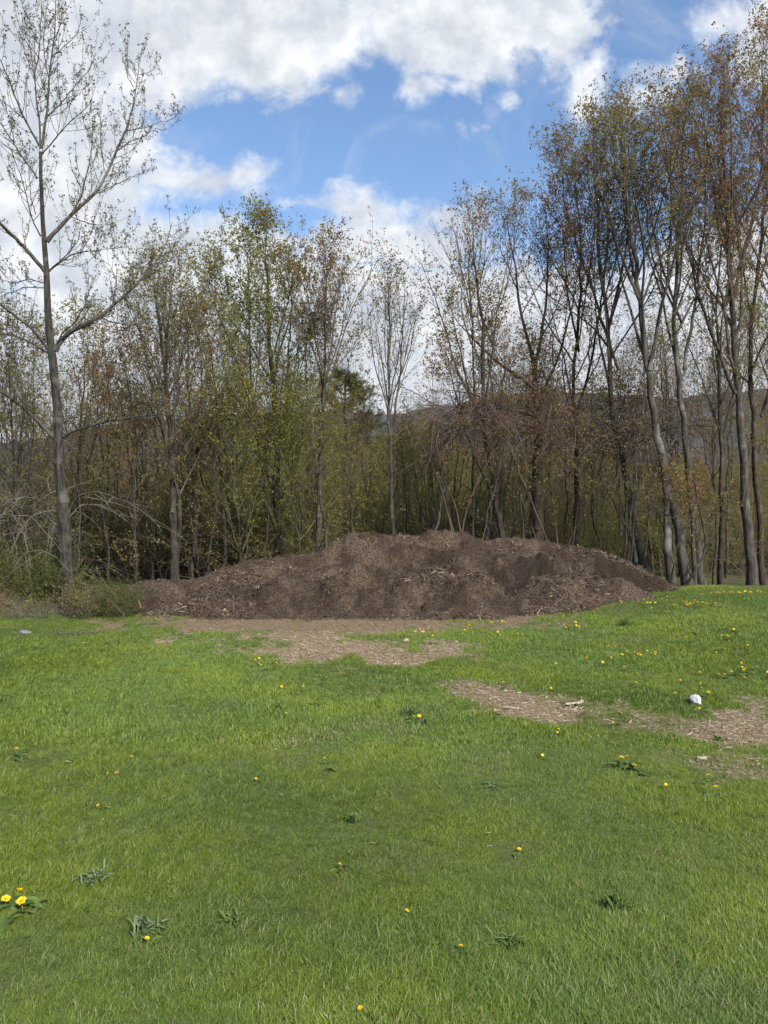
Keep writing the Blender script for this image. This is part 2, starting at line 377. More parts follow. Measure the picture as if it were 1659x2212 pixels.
# ---------------------------------------------------------------- instancing helper for uncountable stuff
def scatter(name, P, rot, scl, vi, tint, sources, parent=None):
    col_ = bpy.data.collections.new(name+'_sources')
    for i, me in enumerate(sources):
        o = bpy.data.objects.new(f'{name}_source_{i:02d}', me); col_.objects.link(o)
    me = mesh_np(name, P, np.zeros((0, 4)), [], None, None, True, {'rot': rot, 'scl': scl, 'vi': np.asarray(vi, int), 'itint': tint})
    o = obj(name, me, parent)
    ng = bpy.data.node_groups.new(name, 'GeometryNodeTree')
    ng.interface.new_socket('Geometry', in_out='INPUT', socket_type='NodeSocketGeometry')
    ng.interface.new_socket('Geometry', in_out='OUTPUT', socket_type='NodeSocketGeometry')
    nd = ng.nodes; gi = nd.new('NodeGroupInput'); go = nd.new('NodeGroupOutput')
    ci = nd.new('GeometryNodeCollectionInfo'); ci.inputs[0].default_value = col_; ci.inputs['Separate Children'].default_value = True; ci.inputs['Reset Children'].default_value = True
    ip = nd.new('GeometryNodeInstanceOnPoints'); ip.inputs['Pick Instance'].default_value = True
    def na(n_, t):
        a = nd.new('GeometryNodeInputNamedAttribute'); a.data_type = t; a.inputs[0].default_value = n_; return a.outputs[0]
    er = nd.new('FunctionNodeEulerToRotation')
    L = ng.links.new
    L(gi.outputs[0], ip.inputs['Points']); L(ci.outputs[0], ip.inputs['Instance']); L(na('vi', 'INT'), ip.inputs['Instance Index'])
    L(na('rot', 'FLOAT_VECTOR'), er.inputs[0]); L(er.outputs[0], ip.inputs['Rotation']); L(na('scl', 'FLOAT_VECTOR'), ip.inputs['Scale'])
    L(ip.outputs[0], go.inputs[0])
    md = o.modifiers.new('instances', 'NODES'); md.node_group = ng
    return o

# wood chips
def chip_mat(name, cols):
    m, b = mat(name); t = attr(b, 'itint', 'INSTANCER')
    rp = b.n('ShaderNodeValToRGB'); e = rp.color_ramp.elements
    e[0].color = (*cols[0], 1); e[1].color = (*cols[-1], 1)
    for i, c_ in enumerate(cols[1:-1]):
        k = e.new((i+1)/(len(cols)-1)); k.color = (*c_, 1)
    b.link(t, rp.inputs[0]); o = b.n('ShaderNodeTexCoord'); n1 = b.noise(o.outputs['Object'], 60, 3)
    finish(b, principled(b, b.mix(b.m('MULTIPLY', n1, .35), rp.outputs[0], (.05,.035,.025)), .85, .25)); return m
M['chip_pile'] = chip_mat('chip_pile', [(.018,.013,.010), (.056,.039,.028), (.12,.086,.061), (.25,.19,.14), (.52,.44,.34)])
M['chip_lawn'] = chip_mat('chip_lawn', [(.06,.042,.026), (.18,.13,.08), (.31,.235,.15), (.44,.35,.235), (.60,.50,.36)])
def chip_meshes(mt, seed, n=10):
    out = []; r = rng(seed)
    for i in range(n):
        K = 4; t = np.linspace(-.5, .5, K); L = 1.0; cur = r.uniform(-.18, .18)
        P_ = np.stack([t*L, cur*(1-4*t*t)+r.uniform(-.02, .02, K), r.uniform(-.03, .03, K)+.1*cur*(1-4*t*t)], -1)
        wd = r.uniform(.05, .17)*np.array([.35, 1, .9, .3])*r.uniform(.7, 1.3, K); th = r.uniform(.025, .06)
        V = []
        for k in range(K):
            for sx_, sz_ in ((-1, -1), (1, -1), (1, 1), (-1, 1)): V.append(P_[k]+[0, sx_*wd[k]*.5, sz_*th*.5])
        Q = [[0, 1, 2, 3], [12, 15, 14, 13]]
        for k in range(K-1):
            for s_ in range(4): Q.append([k*4+s_, k*4+(s_+1) % 4, k*4+4+(s_+1) % 4, k*4+4+s_])
        out.append(mesh_np(f'chip_{seed}_{i}', np.array(V), np.array(Q), [mt], None, None, False))
    return out
r = rng(77)
n = 150000
x = r.uniform(XR[0], XR[-1], n); y = r.uniform(10.8, 14.2, n); rl = pile_rel(x, y); k = rl > .0; x, y, rl = x[k], y[k], rl[k]
e = .06; zx = (pile_rel(x+e, y)-pile_rel(x-e, y))/(2*e); zy = (pile_rel(x, y+e)-pile_rel(x, y-e))/(2*e)
dens = fbm(x*1.3, y*1.8, 91, 4); lite = sst(dens, .4, .62)*(1-crevice_shade_mask(x, y)); crev_shade = crevice_shade_mask(x, y)
k = r.random(len(x)) < (.3+.7*lite+.5*crev_shade); x, y, rl, zx, zy, lite, crev_shade = x[k], y[k], rl[k], zx[k], zy[k], lite[k], crev_shade[k]
P_ = np.stack([x, y, terrain(x, y)+rl-.05+.006], -1)
rot = np.stack([np.arctan(np.clip(zy, -2, 2))+r.normal(0, .35, len(x)), -np.arctan(np.clip(zx, -2, 2))+r.normal(0, .35, len(x)), r.uniform(0, 6.28, len(x))], -1)
sz = np.clip(r.lognormal(-3.2, .5, len(x))*(.65+.7*lite), .012, .17); scl = np.stack([sz, np.maximum(sz*.9, .02), np.maximum(sz*.9, .02)], -1)
tint = np.clip((r.beta(2.2, 3.6, len(x))*.85+lite*.2-.06)*(1-.58*crev_shade)+(r.random(len(x)) < .012)*.6, 0, 1)  # chips tinted darker inside the painted crevice shade
ch = scatter('bark_chips', P_, rot, scl, r.integers(0, 10, len(x)), tint, chip_meshes(M['chip_pile'], 5), pile); ch['kind'] = 'stuff'
# pale chips littering the lawn
n = 260000
x = r.uniform(-5.5, 7.5, n); y = r.uniform(3.6, 12.3, n); m_ = chips_mask(x, y)*(1-sst(y, 12, 12.4))
k = (r.random(n) < np.clip(m_**1.5*.85+.004, 0, 1)) & (pile_rel(x, y) < .06); x, y = x[k], y[k]
P_ = np.stack([x, y, terrain(x, y)+r.uniform(.004, .02, len(x))], -1)
rot = np.stack([r.normal(0, .3, len(x)), r.normal(0, .2, len(x)), r.uniform(0, 6.28, len(x))], -1)
sz = np.clip(r.lognormal(-3.55, .42, len(x)), .010, .010+.010*y); scl = np.stack([sz, np.maximum(sz*.9, .015), np.maximum(sz*.8, .015)], -1)
far = sst(y, 9.6, 10.6)
tint = np.clip(r.beta(2.5, 2.2, len(x))*(1-.5*far), 0, 1)
tag(scatter('wood_chips', P_, rot, scl, r.integers(0, 10, len(x)), tint, chip_meshes(M['chip_lawn'], 6)), 'pale shredded wood chips spilled across the lawn in front of the mound', 'wood chips', kind='stuff')

# ---------------------------------------------------------------- lawn
gm, b = mat('grass'); g = b.n('ShaderNodeNewGeometry'); pos = g.outputs['Position']
t = attr(b, 'tint'); it = attr(b, 'itint', 'INSTANCER')
a1 = b.mix(t, (.078,.132,.021), (.185,.262,.048)); a2 = b.mix(t, (.13,.185,.018), (.25,.31,.038)); a3 = b.mix(t, (.078,.13,.028), (.18,.245,.066))
c = b.mix(b.ss(b.noise(pos, .75, 4, .55), .38, .66), a1, a2); c = b.mix(b.ss(b.noise(pos, 1.3, 3, .55, .4), .53, .72), c, a3)
c = b.mix(b.m('MULTIPLY', b.ss(it, .55, 1.0), .8), c, b.mix(t, (.17,.145,.075), (.28,.245,.14)))
c = b.mix(b.ss(t, .93, .95), c, (.30,.28,.15))
p = principled(b, c, .45, .3); tr = b.n('ShaderNodeBsdfTranslucent'); b.link(c, tr.inputs[0])
mx = b.n('ShaderNodeMixShader'); mx.inputs[0].default_value = .35; b.link(p, mx.inputs[1]); b.link(tr.outputs[0], mx.inputs[2]); finish(b, mx.outputs[0]); M['grass'] = gm
def blades(r, n, rad, L0, L1, W, lean=.5, mt=None, name='tuft', segs=4):
    a = r.uniform(0, 2*np.pi, n); rr_ = rad*np.sqrt(r.random(n)); base = np.stack([rr_*np.cos(a), rr_*np.sin(a), np.full(n, -.008)], -1)
    L = r.uniform(L0, L1, n)
    az = r.normal(0, 1.1, n); tilt = np.clip(np.abs(r.normal(lean*.6, .28, n)), .05, 1.2); bend = r.uniform(.3, 1.3, n)*lean*1.5
    w_ = W*r.uniform(.6, 1.25, n); side = az+np.pi/2+r.normal(0, .6, n)
    sv = np.stack([np.cos(side), np.sin(side), np.zeros(n)], -1)
    p = base.copy(); rows = []; ang = tilt
    for k in range(segs+1):
        wf = [1, 1, .85, .55, .06][k] if segs == 4 else [1, .85, .06][k]
        rows.append(np.stack([p-sv*(w_*wf*.5)[:, None], p+sv*(w_*wf*.5)[:, None]], 1))
        d = np.stack([np.sin(ang)*np.cos(az), np.sin(ang)*np.sin(az), np.cos(ang)], -1); p = p+d*(L/segs)[:, None]; ang = np.minimum(ang+bend/segs, 1.75)
    V = np.stack(rows, 1).reshape(-1, 3)   # n, segs+1, 2
    i0 = (np.arange(n)[:, None]*(segs+1)*2+np.arange(segs)[None, :]*2)
    Q = np.stack([i0, i0+1, i0+3, i0+2], -1).reshape(-1, 4)
    return mesh_np(name, V, Q, [mt], None, {'tint': np.repeat(r.random(n), segs)}, True)
r = rng(5)
tufts = [blades(r, 52, .05, .022, .056, .0020, .85, gm) for i in range(8)]+[blades(r, 30, .065, .03, .065, .0042, .8, gm, segs=2) for i in range(6)]
PS = []
for y0, y1, dn in ((1.6, 3.4, 2100), (3.4, 5.2, 1200), (5.2, 8.2, 750), (8.2, 13.9, 480)):
    hw = y1*.56+1.2; n = int(2*hw*(y1-y0)*dn); PS.append(np.stack([r.uniform(-hw, hw, n), r.uniform(y0, y1, n), np.full(n, y0)], -1))
PS = np.concatenate(PS); x, y, zn = PS.T
cm = chips_mask(x, y); dry = sst(fbm(x*1.4, y*1.4, 71, 3)+cm*.45-.12*(y < 4.5), .55, .85)
dn = (1-.88*sst(cm+(fbm(x*7, y*7, 95, 3)-.5)*.7, .2, 1.0))*(1-.35*dry)
k = (r.random(len(x)) < dn) & (pile_rel(x, y) < .03) & (y < wood_edge(x)+.15+(fbm(x*2, y*2, 63, 3)-.5)*.7)
x, y, zn, cm, dry = x[k], y[k], zn[k], cm[k], dry[k]
patch = fbm(x*1.8, y*1.8, 81, 3); wind = (fbm(x*.5, y*.5, 83, 2)-.5)*3.0+.35
tall = sst(fbm(x*1.1, y*1.1, 85, 3), .55, .75)
rot = np.stack([r.normal(0, .12, len(x)), r.normal(0, .12, len(x)), wind+r.normal(0, .8, len(x))], -1)
s0 = (.68+.45*sst(patch, .3, .7)+.18*tall)*r.uniform(.75, 1.2, len(x))*(1-.45*cm)*(1-.25*sst(y, 9, 12))
s0 = np.where((x > 1) & (y > 8), s0*1.15, s0)
scl = np.stack([s0*.95, s0*.95, s0*r.uniform(.55, .95, len(x))], -1)
tint = np.clip(dry*.9*r.uniform(.3, 1.2, len(x))+cm*.4, 0, 1)
vi = np.where(zn > 5, r.integers(8, 14, len(x)), r.integers(0, 8, len(x)))
tag(scatter('grass', np.stack([x, y, terrain(x, y)], -1), rot, scl, vi, tint, tufts), 'shaggy green lawn grass covering the foreground up to the mound', 'grass', kind='stuff')

# ---------------------------------------------------------------- tree builder
def resample(pts, n):
    pts = np.asarray(pts, float); d = np.concatenate([[0], np.cumsum(np.linalg.norm(np.diff(pts, axis=0), axis=1))])
    t = np.linspace(0, d[-1], n); q = np.stack([np.interp(t, d, pts[:, i]) for i in range(3)], -1)
    for _ in range(2): q[1:-1] = (q[:-2]+2*q[1:-1]+q[2:])/4
    return q, d[-1]
def grow(r, st, d, L, K, up, jit):
    P_ = [st]; d = norm(d)
    for k in range(K):
        d = norm(d+np.array([0, 0, 1.])*np.asarray(up).reshape(-1, 1)/K+r.normal(0, jit, d.shape)); P_.append(P_[-1]+d*(L/K)[:, None])
    return np.stack(P_, 1)
def spawn(r, P_, rad, per, f0, f1, a0, a1):
    """children along polylines: start, direction, parent radius there, fraction"""
    N, K, _ = P_.shape; f_ = (f0+(f1-f0)*(np.arange(per)[None, :]+r.uniform(0, 1, (N, per)))/per); g_ = f_*(K-1); i = np.minimum(g_.astype(int), K-2); w_ = (g_-i)[..., None]
    ar = np.arange(N)[:, None]; A = P_[ar, i]; B = P_[ar, i+1]; s_ = A*(1-w_)+B*w_; t = norm(B-A)
    rd = rad[ar, i]*(1-w_[..., 0])+rad[ar, i+1]*w_[..., 0]
    q = r.normal(0, 1, t.shape); q = norm(q-(q*t).sum(-1, keepdims=True)*t); a = r.uniform(a0, a1, (N, per))[..., None]
    d = np.cos(a)*t+np.sin(a)*q
    return s_.reshape(-1, 3), d.reshape(-1, 3), rd.reshape(-1), f_.reshape(-1)
def taper(r0, K, end=.25): return r0[:, None]*np.linspace(1, end, K)[None, :]
def leaf_clusters(g_, r, pos, mi, nper, size, droop=.5, spread=.04, tb=0):
    n = len(pos)
    if n == 0: return
    p = np.repeat(pos, nper, 0)+r.normal(0, spread*.4, (n*nper, 3))
    a = r.normal(0, 1, (n*nper, 3))+np.array([0, 0, -droop]); bb = r.normal(0, 1, (n*nper, 3))
    L = size*r.uniform(.55, 1.3, n*nper)
    t = np.clip(np.repeat(r.random(n), nper)*.6+r.random(n*nper)*.4+tb, 0, 1)
    g_.leaves(p, a, bb, L, L*r.uniform(.5, .8, n*nper), mi, t)
def build_tree(name, stems, seed, bark, twig, leaf, crown0=.3, hw=1.4, n1=18, n2=8, n3=6, up=.7, spread=(.35, .8), leafn=3, lsize=.042, leafp=.75, low=0, limbscale=1.0, wob=.06, l2len=(.45, 1.15), l3len=(.2, .5), sides=10):
    """stems: list of (world points, base radius, tip radius). Returns meshes trunk, branches, crown around the base of stem 0."""
    r = rng(seed); base = np.array(stems[0][0][0], float); n1 = int(n1*.8); n3 = max(3, n3-1)
    tr, br, cr = Geo(), Geo(), Geo(); L1s, L1d, L1r, L1l = [], [], [], []
    for si, (pts, r0, r1) in enumerate(stems):
        K = 26; q, L = resample(pts, K); q = q-base
        wv = np.cumsum(r.normal(0, 1, (K, 2)), 0); wv -= np.linspace(0, 1, K)[:, None]*wv[-1]; q[:, :2] += wv*L*.0028
        t = np.linspace(0, 1, K); rad = r0*(.57 if si == 0 else .45)*(1-t)**.85+r1*.8
        if si == 0: rad = rad*(1+.30*np.exp(-t*K/1.0))
        tr.tubes(q[None], rad[None], sides, 0, r, None, wob)
        c0 = crown0 if si == 0 else .12
        m_ = max(4, int(n1*(L/9.0)*(1-c0)*1.4)) if si else n1
        s_, d, rd, f_ = spawn(r, q[None], rad[None], m_, c0, .985, *spread)
        az = np.arange(m_)*2.4+r.uniform(0, 6.28); hz = np.stack([np.cos(az), np.sin(az), np.zeros(m_)], -1)
        ang = r.uniform(spread[0], spread[1], m_)*(1.15-.5*f_); td = np.array([0, 0, 1.]); d = norm(hz*np.sin(ang)[:, None]+td*np.cos(ang)[:, None])
        rem = (1-f_)*L
        ll = np.minimum(1.6*hw/np.maximum(np.sin(ang), .25), rem*.80+.35)*r.uniform(.65, 1.1, m_)*limbscale
        L1s.append(s_); L1d.append(d); L1r.append(np.minimum(rd*.55, .004+.0085*ll)); L1l.append(ll)
        # leader tip keeps branching
    s_, d, rd, ll = map(np.concatenate, (L1s, L1d, L1r, L1l))
    P1 = grow(r, s_, d, ll, 9, up*.4, .085); R1 = taper(rd, 10, .22)
    br.tubes(P1, R1, 6)
    n1 = n1; s2, d2, rd2, f2 = spawn(r, P1, R1, n2, .12, 1.0, .35, .85)
    l2 = r.uniform(*l2len, len(s2))*np.repeat(np.clip(ll/1.8, .35, 1.4), n2)*(1.15-.45*f2)
    P2 = grow(r, s2, d2, l2, 5, .55, .09); R2 = taper(np.minimum(rd2*.65, .0055), 6, .35); br.tubes(P2, R2, 4)
    s3, d3, rd3, f3 = spawn(r, P2, R2, n3, .15, 1.0, .35, .9)
    l3 = r.uniform(*l3len, len(s3)); P3 = grow(r, s3, d3, l3, 3, .35, .12); R3 = taper(np.minimum(rd3*.7, .0032), 4, .55); br.tubes(P3, R3, 3)
    if leaf is not None:
        tips = np.concatenate([P3[:, -1], P3[:, -1], P2[:, -1], P3[:, 2]]); tips = tips[r.random(len(tips)) < min(leafp*1.3, 1)]
        leaf_clusters(cr, r, tips, 0, leafn+1, lsize*1.0, .5, .06)
    if low:
        s_, d, rd, f_ = spawn(r, (resample(stems[0][0], 26)[0]-base)[None], np.full((1, 26), stems[0][1]*.6), low, .05, crown0+.1, 1.1, 1.7)
        PL = grow(r, s_, d, r.uniform(.4, 1.3, low), 5, .5, .12); RL = taper(np.full(low, .006), 6, .3); br.tubes(PL, RL, 4)
        sL, dL, rL, _ = spawn(r, PL, RL, 6, .2, 1, .4, 1.0); Pq = grow(r, sL, dL, r.uniform(.12, .4, len(sL)), 3, .3, .15); br.tubes(Pq, taper(rL*.6, 4, .5), 3)
        if leaf is not None: leaf_clusters(cr, r, Pq[:, 1:].reshape(-1, 3), 0, 2, lsize)
    return base, (tr.build(name+'_trunk', [M[bark]]), br.build(name+'_branches', [M[twig]]), cr.build(name+'_crown', [M[leaf]], False) if leaf is not None else None)
def place_tree(name, base, meshes, label, cat='tree', group=None, rz=0, sc=1.0):
    t = empty(name, tuple(base)); t.rotation_euler = (0, 0, rz); t.scale = (sc,)*3 if not isinstance(sc, tuple) else sc
    for n_, me in zip(('trunk', 'branches', 'crown'), meshes):
        if me is not None and len(me.polygons): obj(n_, me, t)
    return tag(t, label, cat, group)
def stem(path, Y, r0, r1, dY=0, to_ground=True):
    """path in photo units from the foot up; dY = how far the top leans towards (-) or away from (+) the camera"""
    n_ = len(path); Q_ = [pt(px, py, Y+dY*i/(n_-1)) for i, (px, py) in enumerate(path)]
    if to_ground:
        x0, y0, z0 = Q_[0]; zt = float(terrain(x0, y0))
        if z0 > zt:   # continue down to the soil
            dx = (Q_[1][0]-x0)/max(Q_[1][2]-z0, .1); Q_.insert(0, (x0-dx*(z0-zt), y0, zt-.05))
        else: Q_[0] = (x0, y0, zt-.05)
    return (Q_, r0, r1)

TREES = [
 # name, Y, [stem paths + widths], bark, twig, leaf, params, label
 dict(name='maple_tree', Y=16.4, stems=[([(600,1205),(597,1080),(600,960),(592,840),(585,720),(580,600),(577,500)],.16,.008),([(597,1060),(560,930),(520,800),(480,690),(450,600)],.07,.006),([(598,1000),(625,880),(628,740),(632,600)],.06,.006),([(600,1100),(560,960),(545,800),(540,640),(525,510)],.07,.006),([(600,1100),(650,960),(668,860),(664,700)],.05,.006)],
      bark='bark_dark', twig='twig_green', leaf='leaf_green', seed=101, kw=dict(crown0=.12, hw=1.5, n1=20, n2=9, n3=6, up=.6, leafn=3, leafp=.8, lsize=.046, low=50), label='big bushy tree with the brightest green leaves, left of the middle behind the mound'),
 dict(name='young_maple', Y=15.7, stems=[([(520,1215),(516,1130),(508,1040),(512,950),(520,870)],.035,.003),([(518,1170),(480,1080),(462,980)],.02,.003),([(518,1150),(548,1060),(560,970)],.02,.003)],
      bark='bark_dark', twig='twig_green', leaf='leaf_green', seed=131, kw=dict(crown0=.1, hw=.9, n1=20, n2=8, n3=6, up=.6, leafn=3, leafp=.42, low=10, limbscale=1.2), label='young bright green maple leafed to the ground, left of the big bushy green tree'),
 dict(name='young_maple', Y=15.5, stems=[([(648,1195),(652,1110),(648,1020),(655,930),(650,860)],.035,.003),([(650,1150),(622,1060),(612,970)],.02,.003),([(650,1120),(664,1040),(660,960)],.02,.003)],
      bark='bark_dark', twig='twig_green', leaf='leaf_green', seed=132, kw=dict(crown0=.1, hw=.8, n1=20, n2=8, n3=6, up=.6, leafn=3, leafp=.42, low=10, limbscale=1.2), label='young bright green maple between the big bushy green tree and the slender grey one'),
 dict(name='maple_tree', Y=15.6, stems=[([(688,1185),(690,1080),(697,960),(700,840),(697,740),(702,620),(700,525)],.105,.006),([(697,880),(712,780),(722,680),(740,580)],.05,.005),([(698,800),(672,700),(660,610)],.04,.005)],
      bark='bark_grey', twig='twig', leaf='leaf_mix', seed=102, kw=dict(crown0=.5, hw=.85, n1=18, n2=8, n3=4, up=.9, spread=(.25,.6), leafn=3, leafp=.55, low=6), label='slender grey tree with thin rosy crown, just right of the bright green tree'),
 dict(name='maple_tree', Y=15.9, stems=[([(850,1148),(848,1000),(846,900),(842,780),(842,660),(838,580)],.09,.005),([(850,920),(864,820),(872,700),(878,600)],.045,.004),([(845,920),(826,800),(808,680)],.04,.004),([(850,850),(884,760),(900,680)],.03,.004)],
      bark='bark_grey', twig='twig', leaf='leaf_olive', seed=103, kw=dict(crown0=.48, hw=.7, n1=16, n2=7, n3=4, up=1.0, spread=(.2,.55), leafn=2, leafp=.42, low=6), label='tall narrow nearly bare tree standing alone in the gap over the middle of the mound'),
 dict(name='maple_tree', Y=15.2, stems=[([(378,1245),(372,1100),(366,980),(352,850),(342,720),(335,600)],.15,.007),([(382,1240),(390,1100),(372,980),(368,820),(362,700),(375,590)],.09,.006),([(365,980),(330,850),(300,720),(290,620)],.05,.005)],
      bark='bark_dark', twig='twig', leaf='leaf_olive', seed=104, kw=dict(crown0=.35, hw=.9, n1=20, n2=8, n3=5, up=.9, spread=(.25,.6), leafn=3, leafp=.55, low=14), label='dark forked tree with twin trunks rising behind the low left end of the mound'),
 dict(name='maple_tree', Y=16.2, stems=[([(412,1235),(416,1080),(410,940),(404,820),(402,700)],.09,.005),([(413,1060),(430,930),(436,800),(430,700)],.04,.004)],
      bark='bark_brown', twig='twig_brown', leaf='leaf_rust', seed=105, kw=dict(crown0=.3, hw=.7, n1=20, n2=8, n3=5, up=.8, leafn=3, leafp=.6, low=10), label='short rust-brown leafed tree close beside the dark forked tree'),
 dict(name='maple_tree', Y=15.6, stems=[([(292,1250),(288,1120),(285,1000),(280,880),(262,760)],.055,.005),([(288,1120),(250,960),(235,840),(225,750)],.04,.004)],
      bark='bark_dark', twig='twig_brown', leaf='leaf_mix', seed=106, kw=dict(crown0=.25, hw=.9, n1=22, n2=8, n3=5, up=.8, leafn=3, leafp=.6, low=10), label='thin dark stemmed tree with bronze leaves between the poplar and the dark forked tree'),
 dict(name='maple_tree', Y=14.8, stems=[([(34,1300),(30,1150),(36,1000),(30,860),(20,720)],.06,.005),([(34,1250),(60,1050),(74,880),(70,740)],.04,.004),([(34,1250),(5,1050),(-20,880),(-30,760)],.04,.004)],
      bark='bark_dark', twig='twig', leaf='leaf_olive', seed=107, kw=dict(crown0=.2, hw=1.0, n1=22, n2=8, n3=5, up=.7, leafn=3, leafp=.6, low=16), label='leafy yellowish tree with three thin stems at the left border of the picture'),
 dict(name='maple_tree', Y=17.0, stems=[([(160,1240),(170,1080),(178,930),(185,800),(190,700)],.06,.005),([(165,1080),(210,930),(225,800)],.035,.004)],
      bark='bark_dark', twig='twig', leaf='leaf_olive', seed=118, kw=dict(crown0=.25, hw=1.1, n1=22, n2=8, n3=5, up=.7, leafn=3, leafp=.6, low=16), label='yellow-green young tree right behind the tall poplar trunk'),
 dict(name='maple_tree', Y=16.6, stems=[([(488,1225),(485,1100),(478,980),(470,860),(455,740),(440,660)],.06,.005),([(484,1100),(505,980),(508,860)],.035,.004)],
      bark='bark_grey', twig='twig_brown', leaf='leaf_mix', seed=119, kw=dict(crown0=.3, hw=.9, n1=20, n2=8, n3=5, up=.8, leafn=3, leafp=.55, low=10), label='brownish young tree in the space between the rust-leafed tree and the bright green tree'),
 dict(name='maple_tree', Y=16.4, stems=[([(762,1160),(758,1040),(750,940),(748,840),(760,740)],.05,.004),([(760,1040),(790,940),(800,850)],.03,.003)],
      bark='bark_grey', twig='twig_brown', leaf='leaf_rust', seed=120, kw=dict(crown0=.35, hw=.8, n1=18, n2=7, n3=5, up=.8, leafn=3, leafp=.28, low=10), label='low orange-tinged sapling in front of the dark pine'),
 dict(name='maple_tree', Y=15.4, stems=[([(1075,1150),(1060,1060),(1050,960),(1042,830),(1040,700),(1028,560),(1018,470)],.12,.006),([(1082,1150),(1075,1060),(1082,960),(1062,840),(1052,700)],.07,.006),([(1065,1080),(1020,960),(985,850),(960,740)],.06,.005),([(1055,960),(1005,840),(985,720),(960,610)],.045,.005)],
      bark='bark_dark', twig='twig', leaf='leaf_mix', seed=108, kw=dict(crown0=.35, hw=1.0, n1=16, n2=8, n3=5, up=.7, leafn=3, leafp=.55, low=8), label='dark many-stemmed tree leaning left behind the peak of the mound'),
 dict(name='bare_tree', Y=16.5, stems=[([(1020,1150),(1024,950),(1026,760),(1020,600),(1014,440)],.06,.004),([(1022,700),(992,560),(975,470)],.03,.003),([(1022,640),(1040,540),(1044,460)],.02,.003)],
      bark='bark_grey', twig='twig', leaf=None, seed=109, kw=dict(crown0=.5, hw=.6, n1=16, n2=5, n3=3, up=.9, spread=(.25,.6)), label='dead leafless tree whose spiky bare tips stick up left of the right-hand canopy'),
 dict(name='maple_tree', Y=15.8, stems=[([(1160,1175),(1162,1060),(1160,930),(1155,830),(1150,760)],.17,.05),([(1152,780),(1120,640),(1105,540),(1090,450)],.07,.006),([(1156,800),(1180,680),(1190,560),(1178,450)],.07,.006),([(1155,840),(1085,790),(1030,740),(975,680)],.075,.006),([(1158,880),(1210,760),(1240,640),(1262,520)],.06,.006),([(1155,900),(1090,880),(1020,850),(950,840)],.05,.005)],
      bark='bark_brown', twig='twig_brown', leaf='leaf_mix', seed=110, kw=dict(crown0=.35, hw=1.2, n1=11, n2=9, n3=6, up=.7, leafn=3, leafp=.6, low=8), label='broad brown-trunked tree with wide spreading limbs right of the mound peak'),
 dict(name='maple_tree', Y=16.6, stems=[([(1242,1180),(1240,1050),(1245,920),(1252,780),(1258,640),(1255,500),(1240,330)],.10,.006),([(1245,900),(1285,760),(1310,600),(1318,450)],.06,.005),([(1250,760),(1225,620),(1215,480)],.05,.005)],
      bark='bark_brown', twig='twig_brown', leaf='leaf_rust', seed=111, kw=dict(crown0=.35, hw=1.2, n1=19, n2=9, n3=6, up=.8, leafn=3, leafp=.6, low=8), label='tall tree thick with rust-red young leaves, between the broad brown tree and the leaning pair'),
 dict(name='maple_tree', Y=15.3, stems=[([(1400,1230),(1385,1130),(1368,1020),(1350,900),(1330,780),(1310,620),(1290,450),(1275,290)],.115,.006),([(1375,1215),(1362,1100),(1352,980),(1338,860)],.06,.02),([(1335,800),(1300,680),(1265,560),(1225,450),(1210,330)],.06,.005),([(1320,700),(1350,560),(1360,420),(1345,290)],.06,.005)],
      bark='bark_grey', twig='twig', leaf='leaf_mix', seed=112, kw=dict(crown0=.4, hw=1.25, n1=19, n2=9, n3=6, up=.8, spread=(.3,.7), leafn=3, leafp=.55, low=6), label='leaning pair of dark grey trunks directly behind the right shoulder of the mound'),
 dict(name='maple_tree', Y=14.0, stems=[([(1482,1272),(1464,1180),(1446,1090),(1428,1000),(1414,900),(1402,780),(1385,650),(1360,500),(1345,360),(1340,240)],.15,.007),([(1450,1262),(1440,1180),(1441,1110),(1436,1050)],.12,.05),([(1404,800),(1440,640),(1450,480),(1440,340),(1425,230)],.07,.006),([(1385,660),(1330,520),(1300,400),(1300,290)],.06,.005)],
      bark='bark_pale', twig='twig', leaf='leaf_olive', seed=113, kw=dict(crown0=.42, hw=1.1, n1=17, n2=9, n3=6, up=.8, spread=(.3,.65), leafn=3, leafp=.5, low=5), label='palest grey trunk, split low into two, standing at the right tip of the mound'),
 dict(name='maple_tree', Y=14.4, stems=[([(1520,1276),(1512,1180),(1500,1080),(1492,980),(1482,860),(1474,720),(1466,560),(1470,400),(1480,240)],.12,.006),([(1502,1270),(1498,1150),(1490,1050)],.06,.03),([(1478,800),(1500,640),(1520,480),(1530,340),(1520,240)],.06,.005),([(1474,700),(1430,560),(1400,420),(1390,290)],.05,.005)],
      bark='bark_pale', twig='twig', leaf='leaf_mix', seed=114, kw=dict(crown0=.45, hw=1.1, n1=17, n2=9, n3=6, up=.8, spread=(.3,.65), leafn=3, leafp=.5, low=5), label='straight pale grey trunk next to the split one, wrapped by a curling vine'),
 dict(name='maple_tree', Y=15.0, stems=[([(1552,1272),(1556,1120),(1562,1000),(1556,880),(1552,740),(1556,580),(1562,430)],.085,.005),([(1558,960),(1590,820),(1600,680)],.04,.004)],
      bark='bark_dark', twig='twig', leaf='leaf_olive', seed=115, kw=dict(crown0=.4, hw=.9, n1=20, n2=8, n3=5, up=.8, leafn=3, leafp=.55, low=6), label='dark slim trunk standing between the pale trunks and the thick right-hand one'),
 dict(name='maple_tree', Y=14.3, stems=[([(1626,1284),(1618,1170),(1608,1060),(1598,950),(1588,860),(1584,760),(1586,620),(1570,460),(1565,300),(1560,140)],.15,.007),([(1588,850),(1545,740),(1510,640),(1480,520),(1450,400)],.07,.005),([(1586,640),(1620,500),(1640,360),(1640,220)],.06,.005),([(1580,560),(1540,440),(1520,300),(1500,200)],.05,.005)],
